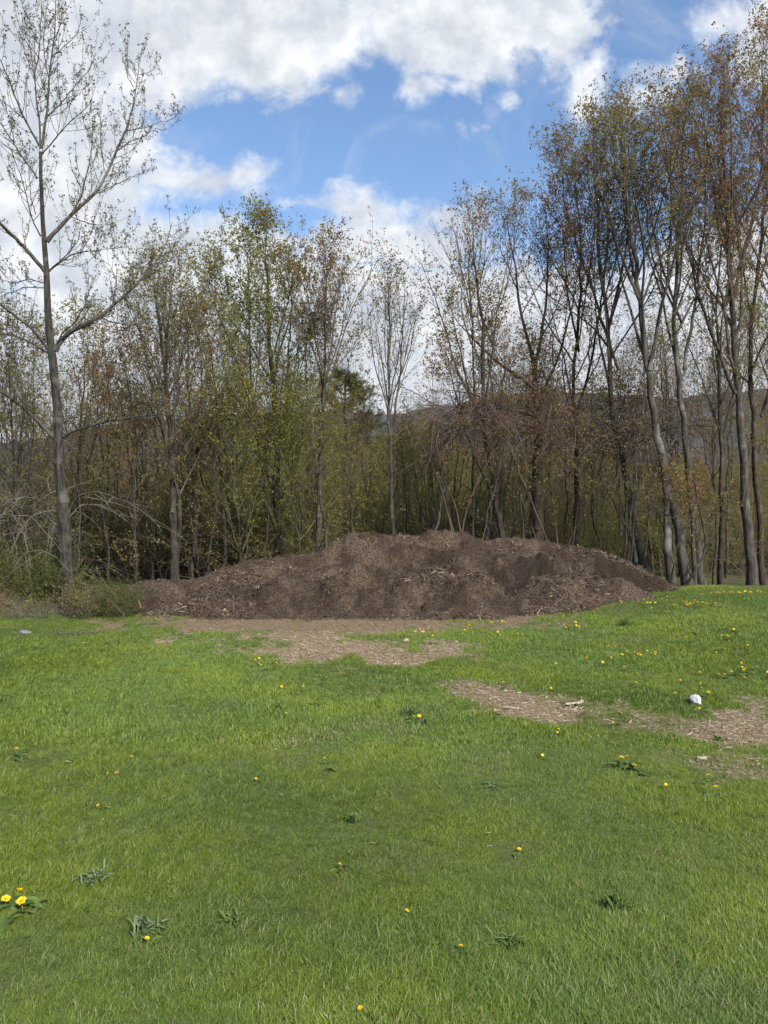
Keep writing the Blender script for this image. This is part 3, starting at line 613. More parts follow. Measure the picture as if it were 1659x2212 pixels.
      bark='bark_grey', twig='twig_brown', leaf='leaf_rust', seed=116, kw=dict(crown0=.4, hw=1.1, n1=19, n2=9, n3=6, up=.8, spread=(.3,.7), leafn=3, leafp=.55, low=5), label='thickest grey trunk at the right, its side limb crossing left and its top highest'),
 dict(name='maple_tree', Y=15.2, stems=[([(1652,1276),(1648,1120),(1640,960),(1642,800),(1650,620),(1660,440),(1655,260),(1650,90)],.10,.006),([(1645,900),(1690,740),(1710,560),(1715,380)],.06,.005)],
      bark='bark_brown', twig='twig_brown', leaf='leaf_olive', seed=117, kw=dict(crown0=.35, hw=1.2, n1=19, n2=9, n3=6, up=.8, leafn=3, leafp=.55, low=5), label='brown stemmed olive-leaved tree cut off by the right border of the picture'),
 dict(name='maple_tree', Y=14.6, stems=[([(1790,1285),(1780,1100),(1765,900),(1750,700),(1740,450),(1735,200),(1720,20)],.15,.007),([(1765,880),(1700,700),(1670,520),(1660,330)],.07,.005)],
      bark='bark_grey', twig='twig_brown', leaf='leaf_rust', seed=121, kw=dict(crown0=.3, hw=1.3, n1=19, n2=9, n3=6, up=.8, leafn=3, leafp=.55, low=5), label='tree outside the right border whose rust-coloured top reaches into the picture'),
]
MESHES = {}
for T in TREES:
    st_ = []
    for i, (path, r0, r1) in enumerate(T['stems']):
        rr = rng(T['seed']*7+i); st_.append(stem(path, T['Y'], r0, r1, rr.uniform(-1, 1)*(.5 if i else .25)*(len(path)/6), i == 0))
        if i:   # secondary stems start on the first one (same depth there)
            q = st_[-1][0]; main = np.array(st_[0][0]); j = np.argmin(np.abs(main[:, 2]-q[0][2])); zz = np.interp(q[0][2], main[:, 2], main[:, 1]) if i else 0
            sh_ = zz-q[0][1]; st_[-1] = ([(x*(y+sh_*(1-k/len(q)))/y, y+sh_*(1-k/len(q)), CAM_H+(z-CAM_H)*(y+sh_*(1-k/len(q)))/y) for k, (x, y, z) in enumerate(q)], r0, r1)
    base, ms = build_tree(T['name'], st_, T['seed'], T['bark'], T['twig'], T['leaf'], **T['kw'])
    place_tree(T['name'], base, ms, T['label'])

# ---------------------------------------------------------------- the tall poplar on the left
PY0 = 11.75
def zp(x, y): return (x*.2604, y*.2604)
def zq(x, y): return (x/3., y/3.+432)
trunk_px = [(153,1338),(150,1290),(145,1230),(137,1130),(130,1000),(123,880),(114,770),(105,680),(100,600),(96,520),(91,440),(87,375),(88,328)]
trunk_r = [21,18.5,16.5,14.5,12.5,10.8,9.7,8.4,7.4,6,5,4.3,3.8]
LIMBS = [ # path, width px at start, px at the end, depth drift (m)
 ([zp(335,1230),zp(320,960),zp(300,780),zp(285,620),zp(260,400),zp(190,200),zp(183,95)],3.4,.7,.5),
 ([zp(285,620),zp(335,480),zp(350,300),zp(345,100),zp(340,-60)],2.2,.7,.3),
 ([zp(340,1230),zp(375,1050),zp(400,850),zp(405,670),zp(440,450),zp(455,250),zp(465,0),zp(468,-120)],4.2,.8,-.3),
 ([zp(405,670),zp(370,450),zp(362,300),zp(395,120),zp(400,0)],1.8,.7,.3),
 ([zp(395,960),zp(470,890),zp(540,810),zp(640,690),zp(750,570),zp(795,440)],2.2,.7,.7),
 ([zp(440,460),zp(550,370),zp(640,280),zp(665,180)],1.5,.6,-.4),
 ([zp(350,1280),zp(440,1180),zp(540,1050),zp(700,920),zp(775,830),zp(765,730)],2.3,.6,-.8),
 ([zp(325,1210),zp(260,1090),zp(200,970),zp(150,840),zp(100,720),zp(20,540),zp(-50,380)],3.4,.9,-.8),
 ([zp(190,975),zp(90,890),zp(0,820),zp(-90,800)],1.8,.7,-.5),
 ([zp(305,1480),zp(230,1360),zp(150,1250),zp(60,1110),zp(-40,950)],3.2,1.2,.9),
 ([zp(340,1960),zp(260,1790),zp(215,1600),zp(150,1400),zp(70,1200)],2.4,.7,-1.),
 ([zp(300,1780),zp(265,1640),zp(255,1500),zp(230,1300)],1.6,.7,.6),
 ([(98,586),(88,575),(75,560),(63,549),(33,515),(0,485),(-50,440),(-90,360)],6.5,3,-1.2),
 ([(100,522),(120,500),(143,475),(159,458),(185,437),(213,414),(234,372),(255,323),(276,276),(289,224),(299,164),(302,118)],7,.8,1.1),
 ([zp(610,1750),zp(670,1640),zp(700,1550),zp(740,1370),zp(765,1170),zp(750,1090)],2.6,.7,-.5),
 ([zp(820,1600),zp(960,1530),zp(1080,1470),zp(1180,1430),zp(1255,1400)],2.2,.6,.7),
 ([zp(985,1240),zp(1130,1160),zp(1230,1110),zp(1265,1080)],1.8,.6,-.6),
 ([zp(1055,1085),zp(1200,1060),zp(1330,1010),zp(1450,975)],2,.6,.4),
 ([zp(880,1450),zp(850,1300),zp(835,1150),zp(838,990)],1.6,.6,.5),
 ([zp(1110,720),zp(1060,640),zp(1035,500)],1.3,.6,.2),
 ([zp(1160,620),zp(1220,600),zp(1290,540)],1.3,.6,.2),
 ([zp(590,1800),zp(660,1840),zp(750,1870),zp(870,1925),zp(912,1890)],1.7,.6,-.8),
 ([(118,757),(128,735),(143,722),(187,697),(213,685),(240,660),(267,639),(290,615),(313,592),(350,545),(362,515),(372,480)],8.5,.9,.9),
 ([(213,685),(240,695),(267,699),(335,708)],2.4,.7,-.4),
 ([(118,757),(128,728),(140,712),(160,702),(185,660),(200,600)],3,.7,-.5),
 ([(245,655),(255,610),(240,570),(200,555)],2,.6,.4),
 ([(290,612),(285,575),(265,540),(262,500)],1.8,.6,.4),
 ([(106,586),(127,569),(153,549),(200,542),(263,535)],3.2,.7,.5),
 ([(107,583),(143,555),(167,525),(177,482)],2.4,.7,-.6),
 ([(111,765),(90,735),(67,709),(33,682),(0,659),(-50,620)],5.5,3,-.9),
 ([(113,770),(75,745),(50,732),(0,718),(-50,712)],3,2,.6),
 ([(101,614),(60,603),(30,612),(-10,600)],2,.8,.5),
 ([(102,622),(50,622),(0,640),(-30,645)],2,.8,-.5),
 ([(126,954),(110,938),(95,925),(67,892),(40,872),(17,852),(-30,825)],6,3.5,-.7),
 ([(137,943),(150,932),(167,928),(233,909),(290,901),(350,895),(400,901),(425,903)],4.8,.8,-.8),
 ([(147,1110),(155,1085),(173,1065),(213,1060),(255,1074),(300,1091),(330,1120),(350,1150)],3.2,.8,-.9),
 ([(148,1120),(175,1093),(215,1090),(255,1112),(290,1118)],2.4,.7,.6),
 ([(135,1105),(110,1104),(70,1112),(40,1150),(20,1200)],3.2,.8,-.8),
 ([(140,1230),(120,1205),(85,1190),(50,1195),(30,1230)],2.4,.7,-.6),
 ([(155,1240),(178,1228),(205,1232),(235,1222)],2.6,.8,-.4),
 ([(152,1250),(180,1262),(210,1280),(240,1300)],2,.7,-.7),
 ([(128,940),(150,960),(185,1000),(230,1045),(262,1100)],2,.6,.7),
]
def build_poplar():
    r = rng(2024)
    tp = np.array([pt(px, py, PY0) for px, py in trunk_px]); g0 = float(terrain(tp[0][0], PY0)); base = np.array([tp[0][0], PY0, g0])
    tp[0][2] = g0-.08
    K = 170; d = np.concatenate([[0], np.cumsum(np.linalg.norm(np.diff(tp, axis=0), axis=1))]); t = np.linspace(0, d[-1], K)
    q = np.stack([np.interp(t, d, tp[:, i]) for i in range(3)], -1)
    for _ in range(30): q[1:-1] = (q[:-2]+2*q[1:-1]+q[2:])/4
    q[:, 0] += (fbm(t*1.3, t*0, 5, 3)-.5)*.05; rad = np.interp(t, d, trunk_r)/F*PY0*1.0
    rad = rad*.84*(1+.10*(fbm(t*3, t*0+2, 6, 3)-.5))
    root = empty('poplar_tree', tuple(base)); tag(root, 'tall grey poplar with long upswept limbs at the left edge of the lawn', 'tree')
    G = Geo(); N = 44; aa = np.arange(N)/N*2*np.pi
    V = []
    for k in range(K):
        lump = 1+.10*(fbm(np.cos(aa)*1.6+9, np.sin(aa)*1.6+t[k]*1.2, 7, 3)-.5)*2+.22*(fbm(np.cos(aa)*4.5+20, np.sin(aa)*4.5+t[k]*.5, 8, 2)-.5)*np.interp(t[k], [0, 4.5, 7], [1, .6, .25])+.05*(fbm(np.cos(aa)*6+t[k]*5, np.sin(aa)*6+t[k]*9, 9, 2)-.5)
        fl_ = 1+.5*np.exp(-t[k]/.28)*(.5+.5*np.cos(aa*5+1))
        V.append(np.stack([q[k, 0]+rad[k]*lump*fl_*np.cos(aa), q[k, 1]+rad[k]*lump*fl_*np.sin(aa), np.full(N, q[k, 2])], -1))
    V = np.array(V).reshape(-1, 3)-base; idx = np.arange(K*N).reshape(K, N); nx_ = np.roll(idx, -1, 1)
    G.add(V, np.stack([idx[:-1], nx_[:-1], nx_[1:], idx[1:]], -1).reshape(-1, 4))
    obj('trunk', G.build('poplar_trunk', [M['bark_poplar']]), root)
    allP, allR, allS = [], [], []
    ends = {}
    for li, (path, w0, w1, dY) in enumerate(LIMBS):
        sx_, sy_ = path[0]; y_start = PY0
        for (ex, ey), (pp, yy) in ends.items(): pass
        # start depth: on the trunk, or on the limb drawn before that passes closest
        best = 1e9
        for pp, yy in allS:
            dd = np.hypot(pp[:, 0]-sx_, pp[:, 1]-sy_); j = dd.argmin()
            if dd[j] < best: best = dd[j]; yb_ = yy[j]
        tx = np.interp(-sy_, [-p[1] for p in trunk_px], [p[0] for p in trunk_px])
        if sy_ > 328 and abs(tx-sx_) < 22: y_start = PY0
        elif best < 40: y_start = yb_
        n_ = 26; P2 = resample([(a, c_, 0) for a, c_ in path], n_)[0]; Yv = y_start+dY*np.linspace(0, 1, n_)**1.3*1.0
        W_ = np.stack([(P2[:, 0]-829.5)/F*Yv, Yv, CAM_H-(P2[:, 1]-1106)/F*Yv], -1)
        wv = np.cumsum(r.normal(0, .004, (n_, 3)), 0); wv -= np.linspace(0, 1, n_)[:, None]*wv[-1]; W_ += wv
        rr_ = np.linspace(w0, w1, n_)*.66/F*PY0; rr_ = np.minimum(rr_, rr_[0]); rr_[0] *= 1.25
        allS.append((P2[:, :2], Yv)); allP.append(W_-base); allR.append(rr_)
        g_ = Geo(); g_.tubes((W_-base)[None], rr_[None], 10 if w0 > 3 else 6, 0, r, None, .05)
        # broken stubs and small bare spurs stay with their limb
        obj('limb', g_.build('poplar_limb', [M['bark_poplar_limb']]), root)
    P_ = np.array(allP); Rr = np.array(allR); dead = np.array([p[0][0][1] > 1085 for p in LIMBS]); lens = np.linalg.norm(np.diff(P_, axis=1), axis=2).sum(1)
    tw, lf = Geo(), Geo()
    for i in range(len(P_)):
        dd = bool(dead[i]); per = max(4, int(lens[i]*(9 if not dd else 4)))
        s_, d_, rd, f_ = spawn(r, P_[i:i+1], Rr[i:i+1], per, .12, 1.0, .5, 1.15)
        d_[:, 2] = np.abs(d_[:, 2])*(-.5 if dd else .6) if dd else d_[:, 2]*.6
        l = r.uniform(.2, .8, per)*(1.25-.4*f_)
        T1 = grow(r, s_, d_, l, 7, -.4 if dd else 1.5, .07); R1 = taper(np.minimum(rd*.6, .0055), 8, .4)
        tw.tubes(T1, R1, 4, 1 if dd else 0)
        s2, d2, rd2, f2 = spawn(r, T1, R1, 3, .2, 1., .5, 1.0); T2 = grow(r, s2, d2, r.uniform(.06, .22, len(s2)), 4, -.2 if dd else 1.2, .08); tw.tubes(T2, taper(np.minimum(rd2*.7, .003), 5, .6), 3, 1 if dd else 0)
        if not dd:
            for TT, pr in ((T1[:, 3:], .34), (T2[:, 1:], .42)):
                pz = TT.reshape(-1, 3); pz = pz[r.random(len(pz)) < pr]; leaf_clusters(lf, r, pz, 0, 3, .026, .3, .03)
            pz = np.concatenate([T1[:, -1], T2[:, -1]]); leaf_clusters(lf, r, pz, 0, 5, .028, .3, .03)
            pc = T1[:, 3:].reshape(-1, 3); pc = pc[r.random(len(pc)) < .16]; n_ = len(pc)   # drooping catkins
            c0 = grow(r, pc, np.tile([[0, 0, -1.]], (n_, 1))+r.normal(0, .25, (n_, 3)), r.uniform(.05, .10, n_), 3, -.3, .08); lf.tubes(c0, np.full((n_, 4), .0042), 4, 1)
    obj('twigs', tw.build('poplar_twigs', [M['twig'], M['twig_dead']]), root)
    obj('crown', lf.build('poplar_crown', [M['leaf_pale'], M['catkin']], False), root)
build_poplar()

# ---------------------------------------------------------------- trees deeper in the wood
def straight(h, r0, seed, lean=.3, kink=.12):
    r = rng(seed); n_ = 6; z = np.linspace(-.1, h, n_); dx = np.cumsum(r.normal(0, kink, n_)); dy = np.cumsum(r.normal(0, kink, n_))
    return ([(float(a), float(c_), float(e_)) for a, c_, e_ in zip(dx-dx[0]+lean*z/h, dy-dy[0], z)], r0, .004)
VAR = []
for i, (h, r0, bk, tg, lf, kw) in enumerate([
  (7.5,.07,'bark_dark','twig_green','leaf_under',dict(crown0=.4,hw=1.0,n1=18,n2=7,n3=4,leafn=3,leafp=.6,low=12,lsize=.042)),
  (8.5,.085,'bark_grey','twig','leaf_olive',dict(crown0=.45,hw=1.0,n1=18,n2=7,n3=4,leafn=3,leafp=.5,low=12,lsize=.042)),
  (6.5,.055,'bark_brown','twig_brown','leaf_rust',dict(crown0=.3,hw=.9,n1=16,n2=7,n3=4,leafn=3,leafp=.55,low=8,lsize=.042)),
  (9.0,.10,'bark_grey','twig','leaf_mix',dict(crown0=.45,hw=1.1,n1=18,n2=7,n3=4,leafn=3,leafp=.5,low=8,lsize=.042)),
  (5.0,.04,'bark_dark','twig_green','leaf_under',dict(crown0=.12,hw=1.0,n1=18,n2=7,n3=4,leafn=3,leafp=.75,low=10,lsize=.042)),
  (7.0,.06,'bark_dark','twig','leaf_mix',dict(crown0=.3,hw=.8,n1=16,n2=7,n3=4,leafn=2,leafp=.45,low=10,lsize=.042)),
  (4.2,.03,'bark_grey','twig_green','leaf_olive',dict(crown0=.1,hw=.9,n1=16,n2=7,n3=4,leafn=3,leafp=.7,low=10,lsize=.042)),
  (11.,.12,'bark_grey','twig','leaf_rust',dict(crown0=.45,hw=1.3,n1=20,n2=8,n3=4,leafn=3,leafp=.55,low=6,lsize=.042)),
  (8.0,.045,'bark_grey','twig','leaf_olive',dict(crown0=.62,hw=.6,n1=10,n2=5,n3=4,leafn=2,leafp=.5,low=5,lsize=.04)),
  (6.5,.038,'bark_dark','twig_brown','leaf_under',dict(crown0=.55,hw=.6,n1=10,n2=5,n3=4,leafn=2,leafp=.6,low=8,lsize=.04)),
  (9.0,.06,'bark_pale','twig','leaf_mix',dict(crown0=.65,hw=.7,n1=10,n2=5,n3=4,leafn=2,leafp=.5,low=3,lsize=.04)),
 ]):
    r = rng(500+i); st_ = [straight(h, r0, 600+i, .3, .12 if i < 8 else .05)]
    if i % 2 == 0 and i < 8: st_.append(straight(h*.85, r0*.6, 650+i, -.7))
    VAR.append((h, build_tree('wood_tree', st_, 700+i, bk, tg, lf, sides=7, **kw)[1]))
DEEP_LABEL = {0:'forked thin dark tree with yellow-green buds, one of many deep in the wood', 1:'slim grey tree with sparse olive leaves deep in the wood behind the mound', 2:'small forked brown tree with rust-coloured young leaves deep in the wood', 3:'straight grey tree with high bronze crown deep in the wood',
  4:'bushy yellow-green sapling in leaf from the ground up, deep in the wood', 5:'dark thin tree with few bronze leaves deep in the wood', 6:'short forked olive-leaved sapling low between the trunks of the wood', 7:'tall grey tree with rust-tinted crown deep in the right-hand wood',
  8:'pole-thin grey tree with small high crown between the bigger trunks', 9:'pole-thin dark tree with few yellow-green leaves in the shade of the wood', 10:'pole-thin pale tree with small bronze crown among the trunks'}
r = rng(31)
def top_limit(px):   # skyline of the deeper wood in the photograph (so that the hill and the sky stay open where they are)
    return np.interp(px, [-300,0,150,220,330,430,560,700,800,900,960,1100,1250,1400,1659,2000], [760,860,900,830,840,850,820,850,925,925,860,820,780,740,680,660])
spots = []
for k in range(4000):
    y = 15.6+16*r.random()**1.3; x = r.uniform(-.56, .56)*y*1.12
    if any((x-a)**2+(y-c_)**2 < .62 for a, c_ in spots): continue
    spots.append((x, y))
    if len(spots) >= 82: break
cache = {}
for x, y in spots:
    px = x/y*F+829.5; z0 = float(terrain(x, y)); hmax = CAM_H+(1106-top_limit(px))/F*y-z0
    right = px > 1150
    pool = [3,5,7,2,1,4] if right else ([0,4,4,6,1,0,5,2] if px < 1000 else [2,5,4,1,6,3])
    i = pool[int(r.integers(0, len(pool)))]; h, ms = VAR[i]; sc = min(r.uniform(.85, 1.2), hmax*r.uniform(.75, 1.0)/h)
    if sc < .45: i = 6; h, ms = VAR[i]; sc = min(1.0, max(.5, hmax*.9/h))
    place_tree('wood_tree', (x, y, z0), ms, DEEP_LABEL[i], 'tree', 'deep wood trees, kind %s' % ['a','b','c','d','e','f','g','h','i','j','k'][i], r.uniform(0, 6.28), (sc*r.uniform(.85,1.2), sc*r.uniform(.85,1.2), sc))

nsp = 0
for k in range(3000):
    y = r.uniform(15.0, 22); x = r.uniform(-.54, .54)*y
    if any((x-a)**2+(y-c_)**2 < .20 for a, c_ in spots) or (x > 3.6 and y < 15.6): continue
    spots.append((x, y)); nsp += 1
    px = x/y*F+829.5; z0 = float(terrain(x, y)); hmax = CAM_H+(1106-top_limit(px)+30)/F*y-z0
    i = 8+int(r.choice(3, p=[.45, .4, .15])); h, ms = VAR[i]; sc = min(r.uniform(.8, 1.15), max(hmax*r.uniform(.8, 1.05)/h, .4)); wd_ = r.uniform(.7, 1.25)
    place_tree('wood_tree', (x, y, z0), ms, DEEP_LABEL[i], 'tree', 'deep wood trees, kind %s' % 'abcdefghijk'[i], r.uniform(0, 6.28), (wd_, wd_, sc))
    if nsp >= 95: break

# far-off wood that reads as one mass
r = rng(32); P_, vi_ = [], []
lowv = [0, 2, 4, 5]
n = 520; y = 30+70*r.random(n)**1.4; x = r.uniform(-.62, .62, n)*y
hl = CAM_H+(1106-np.interp(x/y*F+829.5, [-400,0,200,400,700,900,1100,1659,2100], [1070,1070,1060,1010,965,945,985,1010,1010]))/F*y-terrain(x, y)
sc = np.clip(hl*r.uniform(.75, 1.0, n)/6.5, .35, 2.2)
src = []
for i in lowv:
    g_ = []
    me_l = VAR[i][1]; V_, Q_, M_ = [], [], []; off = 0; mats_ = []
    for k_, me in enumerate(me_l):
        v_ = np.zeros(len(me.vertices)*3, np.float32); me.vertices.foreach_get('co', v_); q_ = np.zeros(len(me.loops), np.int32); me.loops.foreach_get('vertex_index', q_)
        V_.append(v_.reshape(-1, 3)*(6.5/VAR[i][0])); Q_.append(q_.reshape(-1, 4)+off); off += len(me.vertices); M_.append(np.full(len(me.polygons), k_)); mats_.append(me.materials[0])
    t_ = np.concatenate([np.zeros(len(M_[0])+len(M_[1])), r.random(len(M_[2]))])
    src.append(mesh_np(f'far_wood_{i}', np.concatenate(V_), np.concatenate(Q_), mats_, np.concatenate(M_), {'tint': t_}, False))
scatter_o = scatter('far_wood', np.stack([x, y, terrain(x, y)-.1], -1), np.stack([0*x, 0*x, r.uniform(0, 6.28, n)], -1), np.stack([sc*1.5, sc*1.5, sc], -1), r.integers(0, 4, n), r.random(n), src)
tag(scatter_o, 'far-off mass of budding trees closing the view behind the trunks', 'wood', kind='stuff')

# undergrowth: leafy thin stems between the trunks
def shrub_mesh(name, seed, h, w_, stems, twig, leaf, leafp=.7, ls=.033, ln=4, up=.5, r0=.010, droop=False, n2=7, n3=5, leaf2=None):
    r = rng(seed); g_ = Geo()
    a = r.uniform(0, 6.28, stems); rr_ = w_*.25*np.sqrt(r.random(stems)); st_ = np.stack([rr_*np.cos(a), rr_*np.sin(a), np.full(stems, -.05)], -1)
    tl = r.uniform(.15, .8, stems); d = np.stack([np.cos(a)*np.sin(tl), np.sin(a)*np.sin(tl), np.cos(tl)], -1); L = h*r.uniform(.6, 1.1, stems)
    P1 = grow(r, st_, d, L, 9, up if not droop else -1.1, .08); R1 = taper(np.full(stems, r0), 10, .25); g_.tubes(P1, R1, 4)
    s2, d2, rd2, f2 = spawn(r, P1, R1, n2, .12, 1, .4, 1.1); P2 = grow(r, s2, d2, L.repeat(n2)*r.uniform(.15, .4, len(s2))*(1.2-.5*f2), 5, .3 if not droop else -.4, .1); R2 = taper(rd2*.6, 6, .4); g_.tubes(P2, R2, 3)
    s3, d3, rd3, f3 = spawn(r, P2, R2, n3, .1, 1, .4, 1.1); P3 = grow(r, s3, d3, r.uniform(.1, .32, len(s3)), 3, .2, .15); g_.tubes(P3, taper(rd3*.6, 4, .5), 3)
    if leaf:
        tips = P3[:, 1:].reshape(-1, 3); tips = tips[r.random(len(tips)) < leafp]; leaf_clusters(g_, r, tips, 1, ln, ls)
    return g_.build(name, [M[twig]]+([M[leaf]] if leaf else []), False)
US = [shrub_mesh('undergrowth_a', 1, 2.6, 1.2, 9, 'twig_green', 'leaf_under'), shrub_mesh('undergrowth_b', 2, 1.8, 1.2, 11, 'twig', 'leaf_under', .6),
      shrub_mesh('undergrowth_c', 3, 3.4, 1.3, 8, 'twig_brown', 'leaf_olive', .5), shrub_mesh('undergrowth_d', 4, 1.1, 1.0, 14, 'twig_green', 'leaf_green', .8),
      shrub_mesh('undergrowth_e', 5, 3.0, 1.3, 9, 'twig_brown', 'leaf_mix', .45), shrub_mesh('undergrowth_f', 6, 2.2, 1.6, 10, 'twig', None, droop=True)]
r = rng(33); n = 380; y = 17.6+18*r.random(n)**1.0; x = r.uniform(-.6, .6, n)*y; k = ~((x > 3.8) & (y < 16.2)); x, y = x[k], y[k]; n = len(x)
sc = r.uniform(.7, 1.35, n)*(1+.02*(y-15)); sc = np.where(x > .18*y, sc*.8, sc)
vi_ = r.choice(6, n, p=[.28,.22,.16,.16,.08,.10])
tag(scatter('undergrowth', np.stack([x, y, terrain(x, y)], -1), np.stack([r.normal(0, .1, n), r.normal(0, .1, n), r.uniform(0, 6.28, n)], -1), np.stack([sc*1.15, sc*1.15, sc], -1), vi_, r.random(n), US),
    'tangled yellow-green undergrowth between the trunks of the wood', 'undergrowth', kind='stuff')

# vine tangle hanging over the trees right of centre
def tangle(name, centre, size, seed, n, label, mt='twig_brown', leaf='leaf_mix', leafp=.12, lens=(.8, 2.2)):
    r = rng(seed); c_ = np.array(centre); g0 = float(terrain(c_[0], c_[1])); root = empty(name, (c_[0], c_[1], g0)); g_, lf = Geo(), Geo()
    st_ = np.stack([r.normal(0, size[0]*.45, n), r.normal(0, size[1]*.45, n), c_[2]-g0+r.normal(0, size[2]*.45, n)], -1)
    d = r.normal(0, 1, (n, 3)); d[:, 2] = d[:, 2]*.4+.25; P1 = grow(r, st_, d, r.uniform(*lens, n), 10, -1.3, .13); R1 = taper(r.uniform(.004, .013, n), 11, .3); g_.tubes(P1, R1, 4)
    s2, d2, rd2, f2 = spawn(r, P1, R1, 7, .1, 1, .4, 1.2); P2 = grow(r, s2, d2, r.uniform(.2, .7, len(s2)), 5, -.2, .15); R2 = taper(rd2*.6, 6, .5); g_.tubes(P2, R2, 3)
    s3, d3, rd3, f3 = spawn(r, P2, R2, 3, .1, 1, .4, 1.2); P3 = grow(r, s3, d3, r.uniform(.08, .3, len(s3)), 3, 0, .2); g_.tubes(P3, taper(rd3*.7, 4, .6), 3)
    n5 = 5; s5 = np.stack([r.normal(0, size[0]*.2, n5), r.normal(0, size[1]*.2, n5), np.full(n5, -.05)], -1); d5 = r.normal(0, .10, (n5, 3))+[0, 0, 1]
    P5 = grow(r, s5, d5, np.full(n5, (c_[2]-g0)*1.0), 12, .4, .09); g_.tubes(P5, taper(r.uniform(.015, .03, n5), 13, .4), 6)
    obj('stems', g_.build(name+'_stems', [M[mt]]), root)
    tips = P3[:, 1:].reshape(-1, 3); tips = tips[r.random(len(tips)) < leafp]; leaf_clusters(lf, r, tips, 0, 2, .045)
    obj('leaves', lf.build(name+'_leaves', [M[leaf]], False), root)
    return tag(root, label, 'vine tangle')
x, y, z = pt(1010, 900, 15.3); tangle('vine_tangle', (x, y, z), (.75,.5,.5), 61, 90, 'dark leafless vine tangle draped between trees, above the left side of the mound peak')
x, y, z = pt(1210, 905, 15.6); tangle('vine_tangle', (x, y, z), (.85,.5,.55), 62, 95, 'brownish vine tangle draped over the broad brown tree, above the right side of the mound', leafp=.3)
x, y, z = pt(1370, 930, 15.4); tangle('vine_tangle', (x, y, z), (.7,.5,.6), 63, 70, 'grey vine tangle spread around the leaning pair of trunks', 'twig', 'leaf_olive', .2)
x, y, z = pt(60, 1120, 13.2); tangle('vine_tangle', (x, y, z), (.7,.4,.6), 64, 32, 'pale dry vine tangle hanging left of the poplar trunk', 'twig_dead', 'leaf_olive', .25, (.5, 1.4))

# dark pine beyond the gap
def pine():
    x, y, z = pt(745, 806, 34); g0 = float(terrain(x, y)); h = z-g0; r = rng(9); root = empty('pine_tree', (x, y, g0)); tr, nd = Geo(), Geo()
    P_ = np.stack([np.zeros(12), np.zeros(12), np.linspace(-.2, h-.2, 12)], -1)[None]; Rr = taper(np.array([.16]), 12, .15); tr.tubes(P_, Rr, 8)
    s_, d, rd, f_ = spawn(r, P_, Rr, 62, .52, 1., 1.1, 1.5); d[:, 2] = .1+.35*(f_-.5); L = 1.35*(1.25-1.0*np.clip((f_-.8)/.2, 0, 1))*r.uniform(.6, 1.15, len(s_))
    P1 = grow(r, s_, d, L, 5, .3, .08); R1 = taper(np.full(len(s_), .03), 6, .3); tr.tubes(P1, R1, 4)
    s2, d2, rd2, f2 = spawn(r, P1, R1, 9, .3, 1, .4, 1.1); P2 = grow(r, s2, d2, r.uniform(.2, .45, len(s2)), 3, .3, .1); tr.tubes(P2, taper(rd2*.5, 4, .5), 3)
    tips = P2[:, 1:].reshape(-1, 3); n_ = 16; p = np.repeat(tips, n_, 0); a = r.normal(0, 1, p.shape)+[0, 0, .5]; nd.leaves(p, a, r.normal(0, 1, p.shape), r.uniform(.10, .2, len(p)), np.full(len(p), .02), 0, r.random(len(p)))
    obj('trunk', tr.build('pine_trunk', [M['bark_dark']]), root); obj('crown', nd.build('pine_crown', [M['needle']], False), root)
    tag(root, 'dark green pine standing far back in the gap of the wood', 'tree')
pine()

# ---------------------------------------------------------------- shrubs at the left edge
def shrub(name, px, py, Y, me, label, sc=1.0, cat='shrub', rz=0):
    x, _, _ = pt(px, py, Y); o = obj(name, me, None, (x, Y, float(terrain(x, Y)))); o.scale = (sc, sc, sc) if not isinstance(sc, tuple) else sc; o.rotation_euler = (0, 0, rz); return tag(o, label, cat)
shrub('round_shrub', 252, 1325, 11.55, shrub_mesh('round_shrub', 21, .60, .5, 22, 'twig_green', 'leaf_shrub', .6, .024, 4, .2, .005), 'small round yellow-green bush right in front of the left end of the mound', (.8,.75,.85))
shrub('brush_shrub', 70, 1320, 12.2, shrub_mesh('brush_shrub', 22, .95, 1.0, 34, 'twig_green', 'leaf_shrub', .6, .03, 4, .2, .006), 'dark green brushy shrub at the left border beside the poplar foot', (1.1,.8,1))
shrub('brush_shrub', 120, 1325, 12.0, shrub_mesh('brush_shrub_b', 23, .8, .7, 28, 'twig_green', 'leaf_shrub', .6, .03, 4, .2, .006), 'green brush growing up against the left side of the poplar foot', (.9,.8,1.1))
shrub('dry_brush', 185, 1335, 11.5, shrub_mesh('dry_brush', 24, .55, .6, 26, 'twig_brown', 'leaf_olive', .2, .03, 3, .0, .005), 'dry reddish twigs between the poplar foot and the round bush', 1)
shrub('dry_brush', 100, 1345, 11.4, shrub_mesh('dry_brush_b', 25, .4, 1.2, 40, 'twig_dead', None, .2, .03, 3, -.9, .004, True), 'low heap of pale dead stalks in front of the poplar foot', (1.4,.8,.8))
shrub('dry_brush', 20, 1350, 11.6, shrub_mesh('dry_brush_c', 26, .5, 1.1, 36, 'twig_dead', 'leaf_olive', .3, .03, 3, -.9, .004, True), 'grassy heap of dead stalks at the left border', (1.2,.8,.8))

